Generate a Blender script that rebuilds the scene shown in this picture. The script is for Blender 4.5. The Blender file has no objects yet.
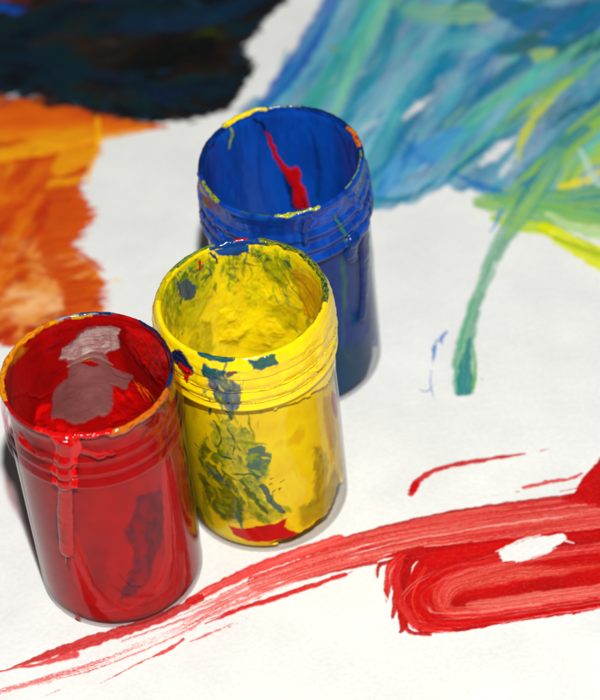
import bpy, math, numpy as np
from mathutils import Matrix, Vector
MM = 0.001
rng = np.random.RandomState(7)

# ------------------------------------------------------------------ camera model (units: mm)
FPX, PITCH, ROLL, CH = 3500.5, 0.790, -0.126, 557.07+2.6
JARS = {'red': (-43.17, 495.91), 'yellow': (-10.53, 511.81), 'blue': (1.0, 551.93)}
OFF = np.array([-15.0, 520.0, 0.0])            # world origin is put between the jars
F_ = np.array([0, math.cos(PITCH), -math.sin(PITCH)]); X_ = np.array([1., 0, 0]); U_ = np.cross(X_, F_)
c_, s_ = math.cos(ROLL), math.sin(ROLL)
RT, UP = c_*X_ + s_*U_, -s_*X_ + c_*U_
CAM = np.array([0, 0, CH]) - OFF
JC = {k: np.array([v[0]-OFF[0], v[1]-OFF[1]]) for k, v in JARS.items()}
JH = 57.2+2.6
ZS = JH/57.2                                  # the jar profiles below are written for a height of 57.2

def ray(px, py):
    return F_ + RT*(px-300)/FPX - UP*(py-350)/FPX
def on_plane(px, py, z=0.0):
    """the point of the horizontal plane z that was measured at this place of the photograph"""
    d = ray(px, py); t = (z-CAM[2])/d[2]; p = CAM + d*t
    return p[0], p[1]
def wmm(f, pts, w):
    """half widths seen in the photograph -> half widths on the surface, across the stroke"""
    pts = [np.array(p[:2], float) for p in pts]; w = np.broadcast_to(np.asarray(w, float), (len(pts),)); out = []
    for i, p in enumerate(pts):
        t = pts[min(i+1, len(pts)-1)]-pts[max(i-1, 0)]; t = t/(np.hypot(*t)+1e-9)
        a = np.array(f(p[0]+.5, p[1]))-np.array(f(p[0]-.5, p[1])); b = np.array(f(p[0], p[1]+.5))-np.array(f(p[0], p[1]-.5))
        det = abs(a[0]*b[1]-a[1]*b[0]); L = np.hypot(*(a*t[0]+b*t[1]))
        out.append(w[i]*min(max(det/max(L, 1e-4), .12), .6))
    return np.array(out)
def PP(pts): return np.array([on_plane(*p[:2]) for p in pts])
def on_wall(jar, px, py, back, r=17.9):
    """(arc length, height) on a jar wall"""
    d = ray(px, py); o = CAM[:2]-JC[jar]
    a = d[:2]@d[:2]; b = 2*o@d[:2]; c = o@o-r*r
    D = max(b*b-4*a*c, 0.0); t = (-b+(1 if back else -1)*math.sqrt(D))/(2*a)
    p = o+d[:2]*t; z = (CAM[2]+d[2]*t)/ZS
    return 18*math.atan2(p[1], p[0]), z
def PW(jar, pts, back): 
    out = [on_wall(jar, p[0], p[1], back, 16.2 if back else 17.7) for p in pts]
    q = np.array(out)
    ref = math.atan2(np.sin(q[:, 0]/18).mean(), np.cos(q[:, 0]/18).mean())*18
    C = 2*math.pi*18
    q[:, 0] = ref + (q[:, 0]-ref+C/2) % C - C/2
    return q

# ------------------------------------------------------------------ noise
PERM = rng.permutation(256).astype(np.int64); PERM = np.concatenate([PERM, PERM, PERM])
GV = rng.randn(256, 3); GV /= np.linalg.norm(GV, axis=1)[:, None]; GV *= 1.25
def vnoise(x, y, z):
    xi, yi, zi = np.floor(x).astype(np.int64), np.floor(y).astype(np.int64), np.floor(z).astype(np.int64)
    fx, fy, fz = x-xi, y-yi, z-zi
    fx = fx*fx*(3-2*fx); fy = fy*fy*(3-2*fy); fz = fz*fz*(3-2*fz)
    xi &= 255; yi &= 255; zi &= 255
    gx_, gy_, gz_ = x-np.floor(x), y-np.floor(y), z-np.floor(z)
    def h(a, b, c):
        k = PERM[PERM[PERM[(xi+a) & 255]+((yi+b) & 255)]+((zi+c) & 255)]
        return GV[k, 0]*(gx_-a)+GV[k, 1]*(gy_-b)+GV[k, 2]*(gz_-c)
    def lx(b, c): v0 = h(0, b, c); return v0+(h(1, b, c)-v0)*fx
    def ly(c): v0 = lx(0, c); return v0+(lx(1, c)-v0)*fy
    v0 = ly(0); return .5+.62*(v0+(ly(1)-v0)*fz)
def fbm(x, y, z, o=4, g=0.5):
    s = 0; a = 1; n = 0
    for i in range(o):
        s = s+a*vnoise(x*2**i+17.3*i, y*2**i+5.1*i, z*2**i+9.7*i); n += a; a *= g
    return s/n
def sm(a, b, x):
    t = np.clip((x-a)/(b-a), 0, 1); return t*t*(3-2*t)
def lin(hexs):
    c = np.array([int(hexs[i:i+2], 16) for i in (1, 3, 5)])/255.
    l = np.where(c <= .04045, c/12.92, ((c+.055)/1.055)**2.4)**1.08
    g = l@np.array([.3, .5, .2]); return np.clip(.92*(g+(l-g)*1.14), .002, 1)
def ramp(n, cols):
    """n in 0..1 -> colour through a list of hex colours"""
    if isinstance(cols, str): cols = [cols]
    L = np.array([lin(c) for c in cols])
    if len(L) == 1: return np.broadcast_to(L[0], n.shape+(3,))
    t = np.clip(n, 0, 1)*(len(L)-1); i = np.minimum(t.astype(int), len(L)-2); f = (t-i)[..., None]
    return L[i]*(1-f)+L[i+1]*f
def spline(P, k=6):
    P = np.asarray(P, float); Q = np.vstack([2*P[0]-P[1], P, 2*P[-1]-P[-2]]); out = []
    for i in range(1, len(Q)-2):
        for t in np.arange(k)/k:
            a, b, c, d = Q[i-1], Q[i], Q[i+1], Q[i+2]
            out.append(.5*((2*b)+(c-a)*t+(2*a-5*b+4*c-d)*t*t+(3*b-a-3*c+d)*t**3))
    out.append(Q[-2]); return np.array(out)

# ------------------------------------------------------------------ painting surface
class Canvas:
    def __init__(s, U, V, P, wrap=0):
        s.U, s.V, s.P, s.wrap = U, V, P, wrap; s.wa, s.ws = (1.1, 3.2) if wrap else (.5, 4.)
        s.C = np.zeros(U.shape+(3,)); s.A = np.zeros(U.shape); s.H = np.zeros(U.shape); s.I = np.zeros(U.shape, int)
    def window(s, lo, hi):
        if s.wrap:
            mid = (lo[0]+hi[0])/2; W = s.wrap
            s.Ul = mid+(s.U-mid+W/2) % W - W/2
            m = (s.Ul >= lo[0]) & (s.Ul <= hi[0]) & (s.V >= lo[1]) & (s.V <= hi[1])
        else:
            s.Ul = s.U
            m = (s.U >= lo[0]) & (s.U <= hi[0]) & (s.V >= lo[1]) & (s.V <= hi[1])
        return np.nonzero(m)
    def warped(s, idx, amp, sc):
        u, v = s.Ul[idx], s.V[idx]
        if amp <= 0: return u, v
        x, y, z = (q[idx] for q in s.P)
        n1 = fbm(x/sc+3.3, y/sc+8.1, z/sc+1.7, 4, .55); n2 = fbm(x/sc+53.3, y/sc+28.1, z/sc+71.7, 4, .55)
        return u+amp*2*(n1-.5), v+amp*2*(n2-.5)
    def over(s, idx, col, a, h, pid, carve=False):
        a = np.clip(a, 0, 1)
        A0 = s.A[idx]; A1 = a+A0*(1-a)
        s.C[idx] = (col*a[:, None]+s.C[idx]*(A0*(1-a))[:, None])/np.maximum(A1, 1e-6)[:, None]
        s.A[idx] = A1
        s.H[idx] = s.H[idx]*(1-.3*a)+h*a
        if pid:
            cur = s.I[idx]; s.I[idx] = np.where((a > .35) | ((cur == 0) & (a > .015)), pid, cur)
    def dirs(s, idx, ang, an):
        x, y, z = (q[idx] for q in s.P)
        c, n = math.cos(ang), math.sin(ang)
        return (x*c+y*n)/an, (-x*n+y*c), z
    def poly(s, pts, cols, pid=0, edge=1.0, esc=2.0, soft=.3, alpha=1, h=.1, ang=0, an=1, sc=6., cn=.6, seed=0, o=4, amin=None, contrast=1.6, warp=None):
        pts = np.asarray(pts, float); wa = s.wa if warp is None else warp; pad = edge*2.2+soft+.5+wa
        idx = s.window(pts.min(0)-pad, pts.max(0)+pad)
        if len(idx[0]) == 0: return
        u, v = s.warped(idx, wa, s.ws)
        d = np.full(u.shape, 1e9); ins = np.zeros(u.shape, bool)
        n = len(pts)
        for i in range(n):
            a, b = pts[i], pts[(i+1) % n]; e = b-a; L = e@e+1e-9
            t = np.clip(((u-a[0])*e[0]+(v-a[1])*e[1])/L, 0, 1)
            d = np.minimum(d, np.hypot(u-a[0]-t*e[0], v-a[1]-t*e[1]))
            cr = (a[1] > v) != (b[1] > v)
            with np.errstate(divide='ignore', invalid='ignore'):
                ins ^= cr & (u < (b[0]-a[0])*(v-a[1])/(b[1]-a[1]+1e-12)+a[0])
        sd = np.where(ins, d, -d)
        x, y, z = s.dirs(idx, ang, an)
        sd = sd+edge*(3.2 if s.wrap else 5)*(fbm(x/esc+seed, y/esc, z/esc+seed*3.1, 5, .65)-.5)
        a = sm(-soft, soft, sd)*alpha
        nn = (fbm(x/sc+seed*7.7, y/sc, z/sc+seed, o, cn)-.5)*contrast*1.5+.5
        if amin is not None: a = a*(amin+(1-amin)*sm(.25, .75, fbm(x/sc*1.7+seed+40, y/sc*1.7, z/sc+seed, 4, .6)))
        s.over(idx, ramp(nn, cols), a, h*(.5+np.clip(nn, 0, 1))*sm(0, max(.8, h*3.5), sd), pid)
    def stroke(s, pts, w, cols, pid=0, alpha=1, dry=0, dry0=0, dry1=0, edge=.15, ecol=None, ew=.12, h=.1, freq=1.6, flow=.04, seed=0,
               soft=.12, cap=1.0, k=6, contrast=1.8, round_=True, ridge=.0, warp=None, carve=False, dome=0):
        pts = np.asarray(pts, float); w = np.broadcast_to(np.asarray(w, float), (len(pts),))
        S = spline(np.column_stack([pts, w]), k); Wd = np.maximum(S[:, 2], .05); S = S[:, :2]
        seg = np.diff(S, axis=0); L = np.hypot(*seg.T)+1e-9; cum = np.concatenate([[0], np.cumsum(L)])
        wa = s.wa if warp is None else warp; pad = Wd.max()*1.3+.4+wa
        idx = s.window(S.min(0)-pad, S.max(0)+pad)
        if len(idx[0]) == 0: return
        u, v = s.warped(idx, wa, s.ws)
        best = np.full(u.shape, 1e9); T = np.zeros(u.shape); SS = np.zeros(u.shape); WW = np.ones(u.shape); end = np.zeros(u.shape)
        for i in range(len(seg)):
            ex, ey = seg[i]/L[i]; dx, dy = u-S[i, 0], v-S[i, 1]
            t0 = dx*ex+dy*ey; t = np.clip(t0, 0, L[i]); sd = -dx*ey+dy*ex
            dd = np.hypot(dx-t*ex, dy-t*ey); wl = Wd[i]+(Wd[i+1]-Wd[i])*t/L[i]
            m = dd/wl < best
            best[m] = (dd/wl)[m]; T[m] = (sd/wl)[m]; SS[m] = (cum[i]+t)[m]; WW[m] = wl[m]
            ov = np.zeros(u.shape)
            if i == 0: ov = np.maximum(ov, -t0)
            if i == len(seg)-1: ov = np.maximum(ov, t0-L[i])
            end[m] = ov[m]
        r = best if round_ else np.where(end > 0, np.maximum(np.abs(T), end/WW*3), best)
        f = SS/cum[-1]; tt = T*WW
        en = fbm(tt*.25+seed*3.3, SS*.45, SS*0+seed, 4, .6)
        e = (1-r)+edge*2*(en-.62)
        a = sm(0, soft/WW*2+.02, e)*alpha
        n = fbm(tt*freq+seed*11.3, SS*flow, SS*0+seed*1.7, 3, .6)
        n2 = (fbm(tt*freq*1.0+seed*5.3+30, SS*flow*1.3, SS*0+seed*2.7+8, 3, .65)-.5)*contrast*1.8+.5
        D = dry+dry0*sm(.5, 0, f)+dry1*sm(.5, 1, f)
        if np.max(D) > 0:
            g = fbm(tt*4+seed, SS*.9, SS*0+seed*5, 3, .7); g2 = fbm(u*2.6, v*2.6, u*0+seed, 2, .6)
            nd = n*.62+g*.23+g2*.15
            lim = .5+(D-.5)*.75
            a = a*np.where(D > .001, sm(lim-.05, lim+.05, nd), 1)
        col = ramp(n2, cols)
        hh = h*(.4+.9*n2)
        if ecol is not None:
            k_ = sm(ew*2.2, ew*.6, e)[:, None]*.9
            col = col*(1-k_)+lin(ecol)*k_
        if ridge: hh = hh+ridge*np.exp(-((e-.1)/.07)**2)
        if carve: s.A[idx] *= 1-a; s.H[idx] *= 1-a; return
        prof = sm(0, .25, e)
        if dome: prof = np.sqrt(np.clip(1-np.minimum(r, 1)**2, 0, 1)); hh = dome+0*hh
        s.over(idx, col, a, hh*prof, pid)

# ------------------------------------------------------------------ mesh building
coll = bpy.context.scene.collection
def mesh_np(name, V, Q, mat, parent=None, col=None, smooth=True):
    V = np.asarray(V, np.float32)*MM
    me = bpy.data.meshes.new(name)
    me.vertices.add(len(V)); me.vertices.foreach_set('co', V.ravel())
    Q = np.asarray(Q, np.int32)
    me.loops.add(Q.size); me.loops.foreach_set('vertex_index', Q.ravel())
    me.polygons.add(len(Q)); me.polygons.foreach_set('loop_start', np.arange(0, Q.size, Q.shape[1], dtype=np.int32))
    if smooth: me.polygons.foreach_set('use_smooth', np.ones(len(Q), bool))
    me.update(calc_edges=True)
    if col is not None:
        at = me.color_attributes.new('Col', 'FLOAT_COLOR', 'POINT')
        at.data.foreach_set('color', np.asarray(col, np.float32).ravel())
    me.validate()
    me.materials.append(mat)
    o = bpy.data.objects.new(name, me); coll.objects.link(o)
    if parent: o.parent = parent
    return o
def compact(V, Q, col):
    use = np.unique(Q); mp = np.zeros(len(V), np.int64); mp[use] = np.arange(len(use))
    return V[use], mp[Q], (None if col is None else col[use])
def grid_quads(nr, nc, wrap):
    r = np.arange(nr-1)[:, None]; c = np.arange(nc if wrap else nc-1)[None, :]; c2 = (c+1) % nc
    return np.stack([r*nc+c, r*nc+c2, (r+1)*nc+c2, (r+1)*nc+c], -1)     # (nr-1, nc', 4)

# ------------------------------------------------------------------ materials
def newmat(name):
    m = bpy.data.materials.new(name); m.use_nodes = True; nt = m.node_tree; nt.nodes.clear()
    return m, nt, (lambda t, **k: mk(nt, t, **k))
def mk(nt, t, **k):
    n = nt.nodes.new(t)
    for a, b in k.items(): setattr(n, a, b)
    return n
def paper_nodes(nt, N):
    """colour socket and bump normal socket of the paper"""
    tc = N('ShaderNodeTexCoord')
    n1 = N('ShaderNodeTexNoise'); n1.inputs['Scale'].default_value = 900; n1.inputs['Detail'].default_value = 5; n1.inputs['Roughness'].default_value = .65
    n2 = N('ShaderNodeTexNoise'); n2.inputs['Scale'].default_value = 55; n2.inputs['Detail'].default_value = 4
    geo = N('ShaderNodeNewGeometry')
    nt.links.new(geo.outputs['Position'], n1.inputs['Vector']); nt.links.new(geo.outputs['Position'], n2.inputs['Vector'])
    r = N('ShaderNodeValToRGB'); r.color_ramp.elements[0].position = .3; r.color_ramp.elements[0].color = (.70, .715, .69, 1)
    r.color_ramp.elements[1].position = .7; r.color_ramp.elements[1].color = (.76, .772, .745, 1)
    nt.links.new(n2.outputs['Fac'], r.inputs['Fac'])
    r1 = N('ShaderNodeValToRGB'); r1.color_ramp.elements[0].position = .3; r1.color_ramp.elements[0].color = (.93, .93, .93, 1)
    r1.color_ramp.elements[1].position = .62; r1.color_ramp.elements[1].color = (1, 1, 1, 1)
    nt.links.new(n1.outputs['Fac'], r1.inputs['Fac'])
    mx = N('ShaderNodeMix', data_type='RGBA', blend_type='MULTIPLY'); mx.inputs[0].default_value = 1
    nt.links.new(r.outputs[0], mx.inputs[6]); nt.links.new(r1.outputs[0], mx.inputs[7])
    n3 = N('ShaderNodeTexNoise'); n3.inputs['Scale'].default_value = 14; n3.inputs['Detail'].default_value = 6; n3.inputs['Roughness'].default_value = .7
    nt.links.new(geo.outputs['Position'], n3.inputs['Vector'])
    r3 = N('ShaderNodeValToRGB'); r3.color_ramp.elements[0].position = .35; r3.color_ramp.elements[0].color = (.965, .965, .97, 1)
    r3.color_ramp.elements[1].position = .62; r3.color_ramp.elements[1].color = (1, 1, 1, 1)
    nt.links.new(n3.outputs['Fac'], r3.inputs['Fac'])
    mx3 = N('ShaderNodeMix', data_type='RGBA', blend_type='MULTIPLY'); mx3.inputs[0].default_value = 1
    nt.links.new(mx.outputs[2], mx3.inputs[6]); nt.links.new(r3.outputs[0], mx3.inputs[7]); mx = mx3
    b = N('ShaderNodeBump'); b.inputs['Strength'].default_value = .5; b.inputs['Distance'].default_value = .00015
    nt.links.new(n1.outputs['Fac'], b.inputs['Height'])
    b2 = N('ShaderNodeBump'); b2.inputs['Strength'].default_value = .5; b2.inputs['Distance'].default_value = .0009
    nt.links.new(n2.outputs['Fac'], b2.inputs['Height']); nt.links.new(b.outputs[0], b2.inputs['Normal'])
    return mx.outputs[2], b2.outputs[0]
def mat_paper():
    m, nt, N = newmat('white_paper'); c, nrm = paper_nodes(nt, N)
    p = N('ShaderNodeBsdfPrincipled'); o = N('ShaderNodeOutputMaterial')
    nt.links.new(c, p.inputs['Base Color']); nt.links.new(nrm, p.inputs['Normal']); p.inputs['Roughness'].default_value = .8
    p.inputs['Specular IOR Level'].default_value = .2
    nt.links.new(p.outputs[0], o.inputs[0]); return m
def mat_dry_paint():
    m, nt, N = newmat('dried_poster_paint'); c, nrm = paper_nodes(nt, N)
    vc = N('ShaderNodeVertexColor', layer_name='Col')
    geo = N('ShaderNodeNewGeometry'); g = N('ShaderNodeTexNoise'); g.inputs['Scale'].default_value = 1400; g.inputs['Detail'].default_value = 3
    nt.links.new(geo.outputs['Position'], g.inputs['Vector'])
    # grain of the paper breaks the coverage up a little where the paint is thin
    ad = N('ShaderNodeMath', operation='MULTIPLY_ADD'); ad.inputs[1].default_value = .5; ad.inputs[2].default_value = -.25
    nt.links.new(g.outputs['Fac'], ad.inputs[0])
    inv = N('ShaderNodeMath', operation='SUBTRACT'); inv.inputs[0].default_value = 1; nt.links.new(vc.outputs['Alpha'], inv.inputs[1])
    pm = N('ShaderNodeMath', operation='MULTIPLY'); nt.links.new(vc.outputs['Alpha'], pm.inputs[0]); nt.links.new(inv.outputs[0], pm.inputs[1])
    pn = N('ShaderNodeMath', operation='MULTIPLY_ADD'); nt.links.new(pm.outputs[0], pn.inputs[0]); pn.inputs[1].default_value = 4; pn.inputs[2].default_value = .12
    gm = N('ShaderNodeMath', operation='MULTIPLY'); nt.links.new(pn.outputs[0], gm.inputs[0]); nt.links.new(ad.outputs[0], gm.inputs[1])
    su = N('ShaderNodeMath', operation='ADD', use_clamp=True); nt.links.new(vc.outputs['Alpha'], su.inputs[0]); nt.links.new(gm.outputs[0], su.inputs[1])
    gt = N('ShaderNodeMapRange'); gt.inputs['From Min'].default_value = 0; gt.inputs['From Max'].default_value = .12
    nt.links.new(vc.outputs['Alpha'], gt.inputs['Value'])
    ml = N('ShaderNodeMath', operation='MULTIPLY'); nt.links.new(su.outputs[0], ml.inputs[0]); nt.links.new(gt.outputs[0], ml.inputs[1])
    mx = N('ShaderNodeMix', data_type='RGBA'); nt.links.new(ml.outputs[0], mx.inputs[0]); nt.links.new(c, mx.inputs[6]); nt.links.new(vc.outputs['Color'], mx.inputs[7])
    p = N('ShaderNodeBsdfPrincipled'); o = N('ShaderNodeOutputMaterial')
    nt.links.new(mx.outputs[2], p.inputs['Base Color']); nt.links.new(nrm, p.inputs['Normal'])
    rr = N('ShaderNodeMapRange'); rr.inputs['To Min'].default_value = .8; rr.inputs['To Max'].default_value = .42
    nt.links.new(ml.outputs[0], rr.inputs['Value']); nt.links.new(rr.outputs[0], p.inputs['Roughness'])
    p.inputs['Specular IOR Level'].default_value = .25
    nt.links.new(p.outputs[0], o.inputs[0]); return m
def mat_wet_paint(name, rough=.22, bump=.5, scale=700, spec=.5):
    m, nt, N = newmat(name)
    vc = N('ShaderNodeVertexColor', layer_name='Col')
    geo = N('ShaderNodeNewGeometry'); g = N('ShaderNodeTexNoise'); g.inputs['Scale'].default_value = scale; g.inputs['Detail'].default_value = 4
    nt.links.new(geo.outputs['Position'], g.inputs['Vector'])
    b = N('ShaderNodeBump'); b.inputs['Strength'].default_value = bump; b.inputs['Distance'].default_value = .0002
    nt.links.new(g.outputs['Fac'], b.inputs['Height'])
    p = N('ShaderNodeBsdfPrincipled'); o = N('ShaderNodeOutputMaterial')
    nt.links.new(vc.outputs['Color'], p.inputs['Base Color']); nt.links.new(b.outputs[0], p.inputs['Normal'])
    rr = N('ShaderNodeMapRange'); rr.inputs['To Min'].default_value = rough*.6; rr.inputs['To Max'].default_value = rough*1.7
    nt.links.new(g.outputs['Fac'], rr.inputs['Value']); nt.links.new(rr.outputs[0], p.inputs['Roughness'])
    p.inputs['Specular IOR Level'].default_value = spec
    nt.links.new(p.outputs[0], o.inputs[0]); return m
def mat_glass(name, tint, ior=1.28):
    """clear thin wall: straight transmission plus a Fresnel reflection on each of its faces"""
    m, nt, N = newmat(name)
    t = N('ShaderNodeBsdfTransparent'); t.inputs[0].default_value = tint+(1,)
    gl = N('ShaderNodeBsdfGlossy'); gl.inputs['Roughness'].default_value = .06
    fr = N('ShaderNodeFresnel')
    gb = N('ShaderNodeNewGeometry'); io = N('ShaderNodeMapRange'); io.inputs['To Min'].default_value = ior; io.inputs['To Max'].default_value = 1/ior
    nt.links.new(gb.outputs['Backfacing'], io.inputs['Value']); nt.links.new(io.outputs[0], fr.inputs['IOR'])
    geo = N('ShaderNodeNewGeometry'); g = N('ShaderNodeTexNoise'); g.inputs['Scale'].default_value = 160; g.inputs['Detail'].default_value = 3
    nt.links.new(geo.outputs['Position'], g.inputs['Vector'])
    b = N('ShaderNodeBump'); b.inputs['Strength'].default_value = .12; b.inputs['Distance'].default_value = .0006
    nt.links.new(g.outputs['Fac'], b.inputs['Height']); nt.links.new(b.outputs[0], gl.inputs['Normal'])
    rr = N('ShaderNodeMapRange'); rr.inputs['From Min'].default_value = .35; rr.inputs['From Max'].default_value = .7; rr.inputs['To Min'].default_value = .02; rr.inputs['To Max'].default_value = .11
    nt.links.new(g.outputs['Fac'], rr.inputs['Value']); nt.links.new(rr.outputs[0], gl.inputs['Roughness'])
    mx = N('ShaderNodeMixShader'); o = N('ShaderNodeOutputMaterial')
    nt.links.new(fr.outputs[0], mx.inputs[0]); nt.links.new(t.outputs[0], mx.inputs[1]); nt.links.new(gl.outputs[0], mx.inputs[2])
    nt.links.new(mx.outputs[0], o.inputs[0]); return m

M_paper = mat_paper(); M_dry = mat_dry_paint()
M_film = mat_wet_paint('jar_lining_paint', .30, .35, 500)
M_back = mat_wet_paint('paint_against_glass', .6, .05, 500, .05)
M_wet = mat_wet_paint('wet_poster_paint', .15, .3, 380, .35)

# ================================================================== THE PAPER AND ITS PAINT
paper_me = bpy.data.meshes.new('paper')
S = 300; pv = [(-S, -S, -.35), (S, -S, -.35), (S, S, -.35), (-S, S, -.35), (-S, -S, 0), (S, -S, 0), (S, S, 0), (-S, S, 0)]
paper_me.from_pydata([Vector(v)*MM for v in pv], [], [(3, 2, 1, 0), (4, 5, 6, 7), (0, 1, 5, 4), (1, 2, 6, 5), (2, 3, 7, 6), (3, 0, 4, 7)])
paper_me.materials.append(M_paper)
paper = bpy.data.objects.new('paper', paper_me); coll.objects.link(paper)
paper['kind'] = 'structure'; paper['label'] = 'white paper sheet covered in painted swaths under the three jars'

cs = PP([(-60, -70), (660, -70), (660, 760), (-60, 760)])
x0, x1, y0, y1 = cs[:, 0].min(), cs[:, 0].max(), cs[:, 1].min(), cs[:, 1].max()
G = .2
gx = np.arange(x0, x1, G); gy = np.arange(y0, y1, G)
Xg, Yg = np.meshgrid(gx, gy)
cv = Canvas(Xg, Yg, (Xg, Yg, np.zeros_like(Xg)))
DARK, ORANGE, SEA, GREEN, BLUEF, RED, LOOP, THIN, SEAY = 1, 2, 3, 4, 5, 6, 7, 8, 9
k_mm = 1/4.75          # millimetres per photo pixel, across
def ST(pts, w, *a, **k): cv.stroke(PP(pts), wmm(on_plane, pts, w), *a, **k)
def PO(pts, *a, **k): cv.poly(PP(pts), *a, **k)
R = math.radians

# --- orange
PO([(-80, 90), (0, 96), (40, 98), (85, 106), (120, 117), (168, 127), (140, 132), (104, 136), (97, 152), (90, 168), (80, 186), (84, 200), (97, 218), (78, 232), (71, 245), (80, 258), (100, 268), (106, 285), (98, 296), (103, 320), (104, 348), (40, 352), (0, 346), (-80, 356)],
   ['#a02c0a', '#bc4410', '#c85414', '#d86c1c', '#e49034'], ORANGE, edge=1.5, esc=3, soft=.5, ang=R(15), an=2.2, sc=13, seed=1, h=.08, contrast=2.2)
PO([(-60, 240), (0, 232), (40, 240), (90, 262), (100, 290), (98, 340), (-60, 345)], ['#b84c18', '#d07030', '#e09c60', '#c85c20', '#a83c10'], ORANGE, edge=2, esc=5, soft=2.5, alpha=.8, ang=R(30), an=1.8, sc=7, seed=13, contrast=2)
PO([(-60, 150), (30, 155), (80, 160), (70, 220), (20, 240), (-60, 240)], ['#a03008', '#c04c10', '#d87820', '#b03c0c'], ORANGE, edge=2, esc=5, soft=2.5, alpha=.7, ang=R(55), an=3, sc=7, seed=14, contrast=2)
PO([(-80, 100), (0, 100), (60, 103), (110, 116), (165, 127), (120, 134), (96, 139), (60, 150), (20, 140), (-80, 150)], ['#d98414', '#e8a01e', '#d8700f', '#c85a10'], ORANGE, edge=1.4, esc=6, soft=1.4, alpha=.85, ang=R(-8), an=4, sc=14, seed=2, h=.1)
ST([(-40, 160), (20, 152), (60, 146), (100, 138), (150, 129)], [8, 9, 8, 5, 2], ['#e8a418', '#f2bc22', '#d88414'], ORANGE, alpha=.7, seed=4, edge=.4, dry=.35, freq=.7)
ST([(97, 118), (99, 140), (93, 160), (88, 182)], [3, 4, 4, 3], ['#f0b020', '#f2c428'], ORANGE, alpha=.7, seed=5, edge=.6, dry=.3)
ST([(-10, 295), (8, 250), (30, 212), (45, 180)], [10, 14, 10, 4], ['#e08418', '#d87018', '#e0962c'], ORANGE, alpha=.6, seed=6, edge=.5, dry=.3, freq=.5, soft=1.5)
ST([(20, 260), (40, 225), (60, 190), (78, 160)], [8, 12, 11, 6], ['#a82a08', '#b83808'], ORANGE, alpha=.6, seed=7, edge=.5, dry=.25, freq=.5, soft=1.5)
ST([(48, 250), (56, 228), (62, 205)], [4, 6, 3], ['#d86820', '#e08030'], ORANGE, alpha=.6, seed=8, edge=.5, freq=.6, soft=1.2)
ST([(-10, 330), (20, 318), (50, 322), (80, 300), (85, 275)], [10, 10, 8, 9, 6], ['#c04c1a', '#cf6428', '#b84418'], ORANGE, alpha=.7, seed=9, edge=.4, freq=.5, soft=1.4)
PO([(2, 300), (12, 284), (34, 280), (56, 286), (68, 300), (60, 316), (38, 326), (16, 320)], ['#d88848', '#e2a468', '#ecc090', '#dc9455'], ORANGE, edge=1.4, esc=4, soft=1.6, alpha=.85, ang=R(-25), an=2, sc=8, seed=10, h=.05)
ST([(5, 268), (30, 272), (60, 280), (76, 298)], [3, 4, 4, 3], ['#a83010', '#b84018'], ORANGE, alpha=.65, seed=11, edge=.5, freq=.7, soft=1.0)
ST([(74, 250), (92, 262), (104, 272)], [2, 4, 2], ['#b83a1c', '#cc5a38'], ORANGE, alpha=.8, seed=12, edge=.6)
for (px, py, rr, cc) in [(117, 281, 3, '#f0d060'), (113, 281, 2, '#e8b848'), (120, 272, 1.2, '#e8a070'), (110, 270, 1, '#e09060'), (143, 285, 1.6, '#f0c0a0'), (100, 262, 2, '#c04020')]:
    ST([(px-rr*2, py), (px+rr*2, py+.5)], [rr*.6, rr*.8], [cc], ORANGE, alpha=.7, seed=px, edge=.8, soft=.3)

for i in range(46):
    px, py = rng.uniform(-40, 92), rng.uniform(150, 335)
    ang = R(rng.normal(60 if py < 240 else 20, 22)); Ln = rng.uniform(18, 60); dx, dy = math.cos(ang)*Ln, -math.sin(ang)*Ln
    if px+dx/2 > 88: continue
    ww = rng.uniform(2, 8); c = [['#8c2806', '#a4360c'], ['#d8781c', '#e09834'], ['#b84814', '#c85c1c'], ['#e4a848', '#d88c28'], ['#a0380e', '#b44816']][rng.randint(5)]
    ST([(px-dx/2, py-dy/2), (px+rng.uniform(-6, 6), py+rng.uniform(-4, 4)), (px+dx/2, py+dy/2)], [ww*.4, ww, ww*.5], c, ORANGE, alpha=rng.uniform(.3, .6), seed=500+i, edge=.6, dry=rng.uniform(.25, .45), freq=.8, flow=.04, soft=1, h=.04)
for i in range(34):   # feathered tips along the right edge
    t = i/33*13; yy = [140, 155, 170, 185, 200, 215, 230, 245, 260, 275, 290, 305, 320, 335]; xx = [97, 92, 86, 80, 84, 94, 82, 74, 78, 92, 102, 98, 102, 103]
    py = np.interp(t, range(14), yy)+rng.uniform(-3, 3); px = np.interp(t, range(14), xx); b = rng.uniform(-4, 6)
    ST([(px-26, py+b+4), (px-10, py+b), (px+rng.uniform(3, 15), py-rng.uniform(0, 9))], [8, 5, .6], ['#c04c10', '#cc6418', '#b03c0c'] if i > 7 else ['#dc8c1c', '#e4a428'], ORANGE, alpha=.8, seed=560+i, edge=.2, freq=1.4, soft=.3, h=.05, round_=True)
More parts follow.
